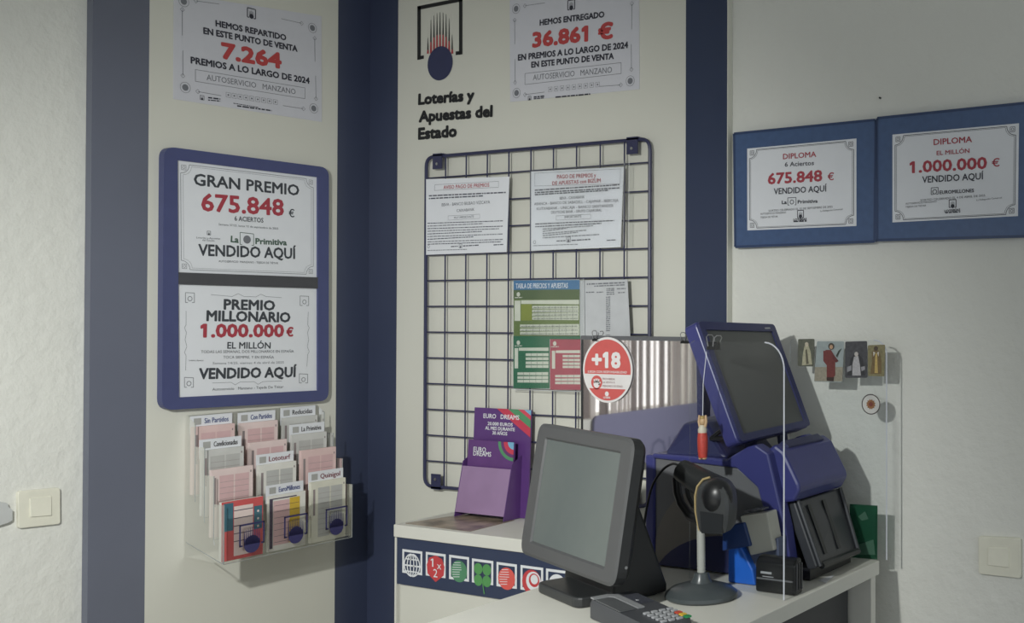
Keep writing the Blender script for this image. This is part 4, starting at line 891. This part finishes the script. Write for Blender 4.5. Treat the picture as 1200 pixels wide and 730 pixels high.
# ---- holy cards
def holy(label, quad, bg, shapes, name='holy_card'):
    P = Sheet(name, label, 'holy card' if name=='holy_card' else 'sticker', 'R', YS-.003, quad)
    q = P.q; P.slab('card', rounded(q,.003,2), -.0004, .0004)
    for i,(k,c,pts) in enumerate(shapes):
        P.px(k, pts, .0007+.0002*i)
    mats = {'card':bg}
    for k,c,pts in shapes: mats[k] = mat('card_'+k+'_%d_%d_%d'%c, c, .5, var=.15, scale=180)
    P.done(mats)
def blob(cx,cy,rx,ry,n=14): return [(cx+rx*math.cos(2*math.pi*k/n),cy+ry*math.sin(2*math.pi*k/n)) for k in range(n)]
holy('small grey-green holy card with a pale figure, leftmost of the row', [(935.3,397.3),(954.6,397),(953.5,429.5),(935,429)], mat('card_olive',(88,90,78),.4,var=.2,scale=120),
  [('robe',(170,166,140),[(943,405),(947,403),(950,412),(952,427),(940,428),(941,415)]),('head',(190,180,160),blob(945.5,403.5,2.2,2.6)),('folds',(96,92,76),[(944,410),(946,409),(948,426),(945,427)])])
holy('holy card of a standing figure in a long red robe', [(957.5,399.8),(989.5,400),(987,448),(954,447.2)], mat('card_sky',(150,160,160),.4,var=.1,scale=60),
  [('ground',(146,140,124),[(955,430),(988,430),(987,447),(954.5,446.5)]),('robe',(108,48,46),[(968,410),(974,410),(979,418),(979,440),(975,444),(969,443),(969,428),(965,423),(965,411),(967,411)]),('sleeve',(94,40,40),[(976,414),(983,423),(980,425),(976,421)]),('feet',(52,36,30),[(969,442),(978,442),(977,447),(969,446)]),('halo',(70,62,52),blob(974.5,405.8,3.6,4)),('head',(186,150,120),blob(974.5,406.5,2,2.5)),('palm',(54,62,54),[(980,417),(983,411),(987,408),(984,413),(981.5,419)])])
holy('dark grey holy card with a seated pale figure', [(990.5,400.3),(1016.2,399.6),(1016.6,442.7),(990.3,442.8)], mat('card_dark',(70,70,74),.4,var=.25,scale=120),
  [('cloak',(46,46,50),[(997,420),(1004,412),(1011,420),(1014,440),(993,440)]),('robe',(172,170,172),[(1001,418),(1006,417),(1008,428),(1009,440),(999,440),(999,428)]),('head',(184,178,172),blob(1003.8,415,2.3,2.8)),('cloud',(140,140,144),[(993,430),(998,428),(998,434),(993,436)]),('mist',(146,144,148),[(1009,430),(1014,429),(1014,433),(1010,435)])])
holy('golden holy card of a robed figure, at the right end of the row', [(1017,404.5),(1037.3,403.8),(1036.3,441),(1017.3,440.5)], mat('card_gold',(130,122,88),.4,var=.2,scale=140),
  [('robe',(112,92,58),[(1022,412),(1027,409),(1031,412),(1033,424),(1033,438),(1020,438),(1022,424)]),('trim',(186,160,96),[(1026,414),(1028,414),(1029,437),(1025,437)]),('head',(72,58,48),blob(1026.7,408.3,2.5,2.8)),('collar',(204,198,186),[(1023.5,412),(1026,413),(1024,418)]),('lapel',(204,198,186),[(1030.5,412),(1028,413),(1029.8,418)])])
P = Sheet('sticker', 'small round white sticker with a brown emblem below the holy cards', 'sticker', 'R', YS-.003, [(1011,461.5),(1030.5,461.5),(1030.5,486),(1011,486)])
c = P.loc(1020.7,473.7); rad = (P.loc(1020.7,461.6)-c).length
P.slab('disc',[(c[0]+rad*math.cos(k*math.pi/16),c[1]+rad*math.sin(k*math.pi/16)) for k in range(32)],-.0004,.0004)
P.ring('rim',c,rad*.95,.0022,.0008,28,True)
P.face('emblem',[(c[0]+rad*(.52 if k%2 else .40)*math.cos(k*math.pi/12),c[1]+rad*(.52 if k%2 else .40)*math.sin(k*math.pi/12)) for k in range(24)],.0008); P.disc('emblem_centre',c,rad*.22,.0011,14,True)
P.done({'disc':mat('round_white',(212,210,204),.5),'rim':mat('rim_dark',(70,60,56),.5),'emblem':mat('emblem_brown',(150,104,66),.5,var=.2,scale=300),'emblem_centre':mat('emblem_red',(128,64,52),.5)})
P = Sheet('green_card', 'translucent green card leaning at the back corner of the desk', 'card', 'R', YS-.012, [(996,590.5),(1028.3,592.5),(1028,655.5),(995,653)])
P.slab('card',P.q,-.0008,.0008); P.px('print',[(1006,605),(1014,599),(1018,608),(1010,610)],.0012); P.px('print',[(1000,640),(1024,632),(1026,650),(1002,650)],.0012)
P.done({'card':clear('green_translucent',(.25,.5,.38),.05,.1,.55,(44,92,70)),'print':mat('green_print',(60,96,78),.5)})
# ================================================================== HANGING FIGURINE
fy = 1.862
c = onY(823,512,fy)
t = thing('figurine', 'small red-robed hanging figurine with raised arms on a string before the terminal', 'figurine', onY(823,536,fy))
def fpx(x,y,o=0): return onY(x,y,fy)+Vector((0,o,0))
MB().tube([fpx(823.5,536),fpx(823.5,528),fpx(823.3,515),fpx(823.2,507)],[.0085,.010,.0105,.009],10).build('red_robe', mat('figurine_red',(176,62,52),.5,var=.15,scale=150), t, smooth=True)
MB().tube([fpx(823.2,509),fpx(823.2,503),fpx(823.3,498)],[.0085,.0092,.005],10).build('white_bodice', mat('figurine_white',(190,184,166),.5), t, smooth=True)
m = MB().ellipsoid(fpx(823.5,493.5),(.0062,.006,.0085)); m.build('head', mat('figurine_skin',(186,156,120),.5), t, smooth=True)
m = MB(); m.ellipsoid(fpx(823.3,489.8),(.0055,.0055,.005)); m.build('crown', mat('figurine_gold',(160,136,84),.4), t, smooth=True)
for s in (-1,1): MB().tube([fpx(823.3+s*3,500),fpx(823.3+s*4.3,494),fpx(823.3+s*3.7,486.5)],[.003,.0026,.0022],8).build('arm', mat('figurine_skin',(186,156,120),.5), t, smooth=True)
for s in (-1,1): MB().ellipsoid(fpx(823.5+s*2.2,537),(.004,.006,.003)).build('foot', mat('figurine_skin',(186,156,120),.5), t, smooth=True)
MB().tube([fpx(823.5,489),fpx(824,450),fpx(828,412)],.0008,5).build('string', M_ACRE, t)
# ================================================================== BARCODE SCANNER ON ITS STAND
bc = onZ(826,698,-H); bc = Vector((bc.x,bc.y-.012,ZT))
t = thing('barcode_scanner', 'black handheld barcode scanner on a grey gooseneck stand at the desk front', 'barcode scanner', bc)
MB().lathe([(.066,.0005),(.069,.004),(.068,.010),(.058,.018),(.040,.024),(.020,.029),(.016,.036),(.0135,.046),(.004,.048)],bc,40).build('stand_base', mat('slate_grey_plastic',(70,76,78),.3,var=.03), t, smooth=True)
sy = bc.y
def sp(x,y,o=0): return onY(x,y,sy+o)
m = MB(); pts = []; 
a = Vector((bc.x,bc.y,ZT+.04)); b = sp(821,600)
n = 40
m.tube([a.lerp(b,k/n) for k in range(n+1)],[.0082 if k%2 else .0074 for k in range(n+1)],12); part(m.build('gooseneck', mat('gooseneck_grey',(158,160,155),.45), t, smooth=True),'grey ribbed gooseneck')
# head: a squat hood facing the viewer's right front
hd = sp(841,580,-.01)
hr = Vector((.92,-.15,0)).normalized(); hf = Vector((.28,-.96,0)).normalized(); hu = Vector((0,0,1))
def hp(a,b,c): return hd+hr*a+hu*b+hf*c
sec = lambda s,zz: [hp(.044*s[0],.0+s[1],zz) for s in ()]
outl = [(-.034,-.070),(.034,-.064),(.040,-.03),(.040,-.004),(.034,.016),(.020,.029),(-.004,.033),(-.028,.027),(-.042,.010),(-.043,-.03)]
m = MB(); rings = []
for k,(s,c_) in enumerate(((.80,.040),(.97,.032),(1,.0),(.95,-.03),(.75,-.05))): rings.append([hp(a*s,-.012+(b+.012)*s,c_) for a,b in rounded(outl,.010,2)])
n = len(rings[0]); m.add([v for q in rings for v in q],[(i*n+k,i*n+(k+1)%n,(i+1)*n+(k+1)%n,(i+1)*n+k) for i in range(4) for k in range(n)]+[tuple(range(n-1,-1,-1)),tuple(range(4*n,5*n))]); m.build('head', mat('scanner_grey',(62,64,65),.4,var=.04), t, smooth=True)
m = MB(); m.ellipsoid(hp(.008,.002,.022),(.031,.027,.033)); m.build('top_cap', M_BLK, t, smooth=True)
m = MB(); wq = [(-.024,-.066),(.026,-.062),(.029,-.026),(-.028,-.026)]; m.prism([hp(a,b,.0405) for a,b in wq],[hp(a,b,.0415) for a,b in wq]); m.build('scan_window', mat('scan_window',(44,46,48),.15), t)
# rubber band round the head
rb_ = [hp(-.0425*math.cos(k/16*math.pi*2)*1.0-.004,-.012+.060*math.sin(k/16*math.pi*2),-.012) for k in range(17)]
part(MB().tube([hp(-.012,.0345,.018),hp(-.028,.030,.022),hp(-.041,.016,.026),hp(-.0455,-.002,.028),hp(-.0455,-.030,.026),hp(-.038,-.066,.022)],.0023,6).build('rubber_band', mat('rubber_tan',(158,140,98),.6), t, smooth=True),'tan rubber band')
# handle going back up to the left and the trigger guard
hA, hB = hp(-.002,.002,-.014), sp(799,551,.022)
m = MB(); m.tube([hA,hA.lerp(hB,.35),hA.lerp(hB,.75),hB,hB+(hB-hA).normalized()*.008],[.030,.027,.0235,.0215,.012],14); m.build('handle', mat('scanner_black',(34,36,37),.45), t, smooth=True)
m = MB(); m.tube([sp(793,560,.045),sp(794,577,.04),sp(798,590,.035),sp(808,604,.03),sp(820,610,.012)],[.009,.0085,.0085,.009,.008],10); m.build('lower_grip', M_BLK, t, smooth=True)
m = MB(); m.tube([sp(805,572,.036),sp(807,582,.034),sp(812,592,.03),sp(818,594,.02)],.0045,8); m.build('trigger', M_BLK, t, smooth=True)
# its cable
cb = MB(); cp = [sp(796,546,.052),sp(788,543.5,.06),sp(776,551,.07),sp(765,568,.08),sp(759,590,.085),sp(755,615,.08),sp(752,650,.07)]
fine = []
for i in range(len(cp)-1):
    p0,p1,p2,p3 = cp[max(i-1,0)],cp[i],cp[i+1],cp[min(i+2,len(cp)-1)]
    for k in range(8):
        u = k/8; fine.append(.5*((2*p1)+(-p0+p2)*u+(2*p0-5*p1+4*p2-p3)*u*u+(-p0+3*p1-3*p2+p3)*u**3))
fine.append(cp[-1]); cb.tube(fine,.0026,7).build('cable', M_BLK, t, smooth=True)
# ================================================================== PAYMENT TERMINAL
pA, pB, pC = onZ(741,690,-H+.034), onZ(817,723,-H+.026), onZ(703,714,-H+.034)
pl = Vector((pB.x-pA.x,pB.y-pA.y,0)).normalized(); pw = Vector((pl.y,-pl.x,0))        # along the machine, across it towards the viewer
if pw.dot(pC-pA) < 0: pw = -pw
pl_len = Vector((pB.x-pA.x,pB.y-pA.y,0)).length-.016; pwid = .092
p0 = Vector((pA.x,pA.y,ZT))+pl*.016+pw*.004
t = thing('card_reader', 'grey card payment reader with coloured keys, cut by the bottom picture edge', 'card reader', p0+pl*pl_len/2+pw*pwid/2)
def kp(a,b,z): return p0+pl*a+pw*b+Vector((0,0,z))
q = rounded([(-.008,0),(pl_len,0),(pl_len,pwid),(-.008,pwid)],.018,5)
hgt = lambda a: .034-.008*max(0,min(1,a/pl_len))
m = MB(); n = len(q)
rings = [[kp(a,b,.002) for a,b in q],[kp(a,b,hgt(a)-.008) for a,b in q],[kp(a*.985+.002,.046+(b-.046)*.93,hgt(a)) for a,b in q]]
m.add([v for r_ in rings for v in r_],[(i*n+k,i*n+(k+1)%n,(i+1)*n+(k+1)%n,(i+1)*n+k) for i in range(2) for k in range(n)]+[tuple(range(n-1,-1,-1)),tuple(range(2*n,3*n))]); m.build('body', mat('reader_grey',(66,68,72),.4,var=.04), t, smooth=True)
# pale U-shaped trim round the printer cover
tr1 = [(.10,.040),(.012,.040),(-.002,.055),(-.002,.088),(.010,.088),(.012,.060),(.020,.053),(.10,.053)]
m = MB(); m.prism([kp(a,b,hgt(a)+.0005) for a,b in tr1],[kp(a,b,hgt(a)+.003) for a,b in tr1]); m.build('cover_trim', mat('reader_pale_grey',(136,138,140),.45), t)
m = MB(); c_ = [(.022,.057),(.10,.057),(.10,.088),(.016,.088),(.016,.063)]; m.prism([kp(a,b,hgt(a)+.0005) for a,b in c_],[kp(a,b,hgt(a)+.0025) for a,b in c_]); m.build('printer_cover', mat('reader_mid_grey',(84,86,88),.45), t)
m = MB(); c_ = [(.018,.006),(.075,.006),(.075,.034),(.018,.034)]; m.prism([kp(a,b,hgt(a)+.0003) for a,b in c_],[kp(a,b,hgt(a)+.0012) for a,b in c_]); m.build('display', mat('reader_display',(70,72,80),.15), t)
m = MB(); c_ = [(.052,.030),(.058,.026),(.057,.031)]; m.prism([kp(a,b,hgt(a)+.0013) for a,b in c_],[kp(a,b,hgt(a)+.0016) for a,b in c_]); m.build('mark', M_LW, t)
for i in range(5):
    for j in range(4):
        a,b = pl_len-.064+.0135*i, .009+.0155*j
        colr = M_LIGHTINK if not (j==0 and i>=2) else (mat('key_red',(196,80,62),.4),mat('key_yellow',(222,186,70),.4),mat('key_green',(44,140,84),.4))[i-2]
        m = MB(); hx = .0039 if colr is M_LIGHTINK else .0058
        m.prism([kp(a+x,b+y,hgt(a)) for x,y in rounded([(-hx,-.0055),(hx,-.0055),(hx,.0055),(-hx,.0055)],.002,2)],[kp(a+x,b+y,hgt(a)+.0025) for x,y in rounded([(-hx,-.0055),(hx,-.0055),(hx,.0055),(-hx,.0055)],.002,2)])
        o = m.build('key', colr, t)
        if colr is not M_LIGHTINK: o['label'] = ('red key','yellow key','green key')[i-2]
# ================================================================== SMALL MACHINES BEHIND THE ACRYLIC
# white and blue desk printer
gy0 = 1.916
t = thing('ticket_printer', 'white and bright blue ticket box between the scanner and the terminal', 'ticket printer', (-1.115,gy0+.025,ZT))
def gp(x,y,yy): return onY(x,y,yy)
m = MB(); A = [gp(*p,gy0) for p in ((867,605),(899,600),(907,645),(879,651))]; B = [v+Vector((0,.039,0)) for v in A]; m.prism(A,B); m.build('white_cover', mat('warm_white_plastic',(196,194,182),.45), t, bevel=.003)
m = MB(); A = [gp(*p,gy0-.006) for p in ((846,618),(872,612),(880,640),(846,646))]; B = [v+Vector((0,.04,0)) for v in A]; m.prism(A,B); part(m.build('blue_front', mat('printer_navy',(36,62,116),.35), t, bevel=.003),'dark blue front')
zl = gp(860,690,gy0).z; c1 = gp(851,642,gy0-.004); c2 = gp(884,700,gy0-.004)
m = MB(); A = [Vector((gp(*p,gy0-.004).x,gy0-.004,max(ZT+.0015,gp(*p,gy0-.004).z))) for p in ((853,642),(868,640),(882,668),(885,700),(853,702))]; B = [v+Vector((0,.04,0)) for v in A]; m.prism(A,B); part(m.build('blue_box', mat('bright_blue_plastic',(38,104,206),.35,var=.06), t, bevel=.003),'bright blue lower box')
m = MB(); A = [Vector((gp(*p,gy0+.012).x,gy0+.012,max(ZT+.0015,gp(*p,gy0+.012).z))) for p in ((872,640),(912,630),(914,700),(880,700))]; B = [v+Vector((0,.03,0)) for v in A]; m.prism(A,B); m.build('reflection_slab', mat('slate_blue_reflection',(92,100,124),.4), t)  # slate blue slab standing in for a reflection in front of the box
for k in range(3):
    a = gp(872+k*8,602-k*1.5,gy0+.0); MB().box(a.x-.005,a.x+.005,gy0+.008,gy0+.034,a.z+.001,a.z+.004).build('vent', M_TGREY, t)
# black card device beyond the acrylic edge
ky = 1.876
fx0, fx1 = onY(885,690,ky).x, onY(925,690,ky).x; ft = onY(900,656,ky).z
t = thing('card_device', 'small black box device with pale markings at the foot of the acrylic edge', 'card device', ((fx0+fx1)/2,ky+.02,ZT))
prof = [(ky,ZT+.001),(ky,ft-.006),(ky+.012,ft+.004),(ky+.028,ft+.005),(ky+.032,ZT+.001)]
m = MB(); m.prism([(fx0,a,b) for a,b in prof],[(fx1+.012,a,b) for a,b in prof]); m.build('casing', mat('gloss_black',(30,31,32),.25,var=.04), t, bevel=.004)
m = MB(); m.box(fx0+.004,fx1+.008,ky-.0015,ky+.002,ZT+.026,ZT+.029); m.build('seam', M_TGREY, t)
for k in range(3): MB().box(fx1+.0118,fx1+.0135,ky+.006+.009*k,ky+.010+.009*k,ZT+.01,ft-.004).build('rib', M_TRAY, t)
m = MB(); a = onY(898,671,ky); m.box(a.x-.012,a.x+.012,ky-.0012,ky+.001,a.z-.002,a.z+.002); m.box(a.x-.008,a.x+.016,ky-.0012,ky+.001,a.z-.008,a.z-.0065); m.build('marking', M_LIGHTINK, t)
q = [onZ(*p,-H+.001) for p in ((959,680),(970,676),(978,674),(968,683))]
m = MB(); m.prism(q,[v+Vector((0,0,.0006)) for v in q]); tag(m.build('paper_scrap', M_PAPER), 'small white paper scrap on the desk below the ticket tray', 'paper')
# ================================================================== SPOTLIGHT FIXTURE (out of the frame)
t = thing('spotlight_fixture', 'hanging spotlight fixture over the shop floor, out of view', 'spotlight', (LAMP[0],LAMP[1],HT))
L0 = Vector(LAMP)-LDIR*.05; MB().tube([(L0.x,L0.y,HT),(L0.x,L0.y,L0.z)],.006,8).build('hanging_rod', M_BLK, t)
MB().tube([L0-LDIR*.06,L0-LDIR*.05,L0,L0+LDIR*.01],[.03,.05,.055,.055],20).build('lamp_shade', M_BLK, t, smooth=True)
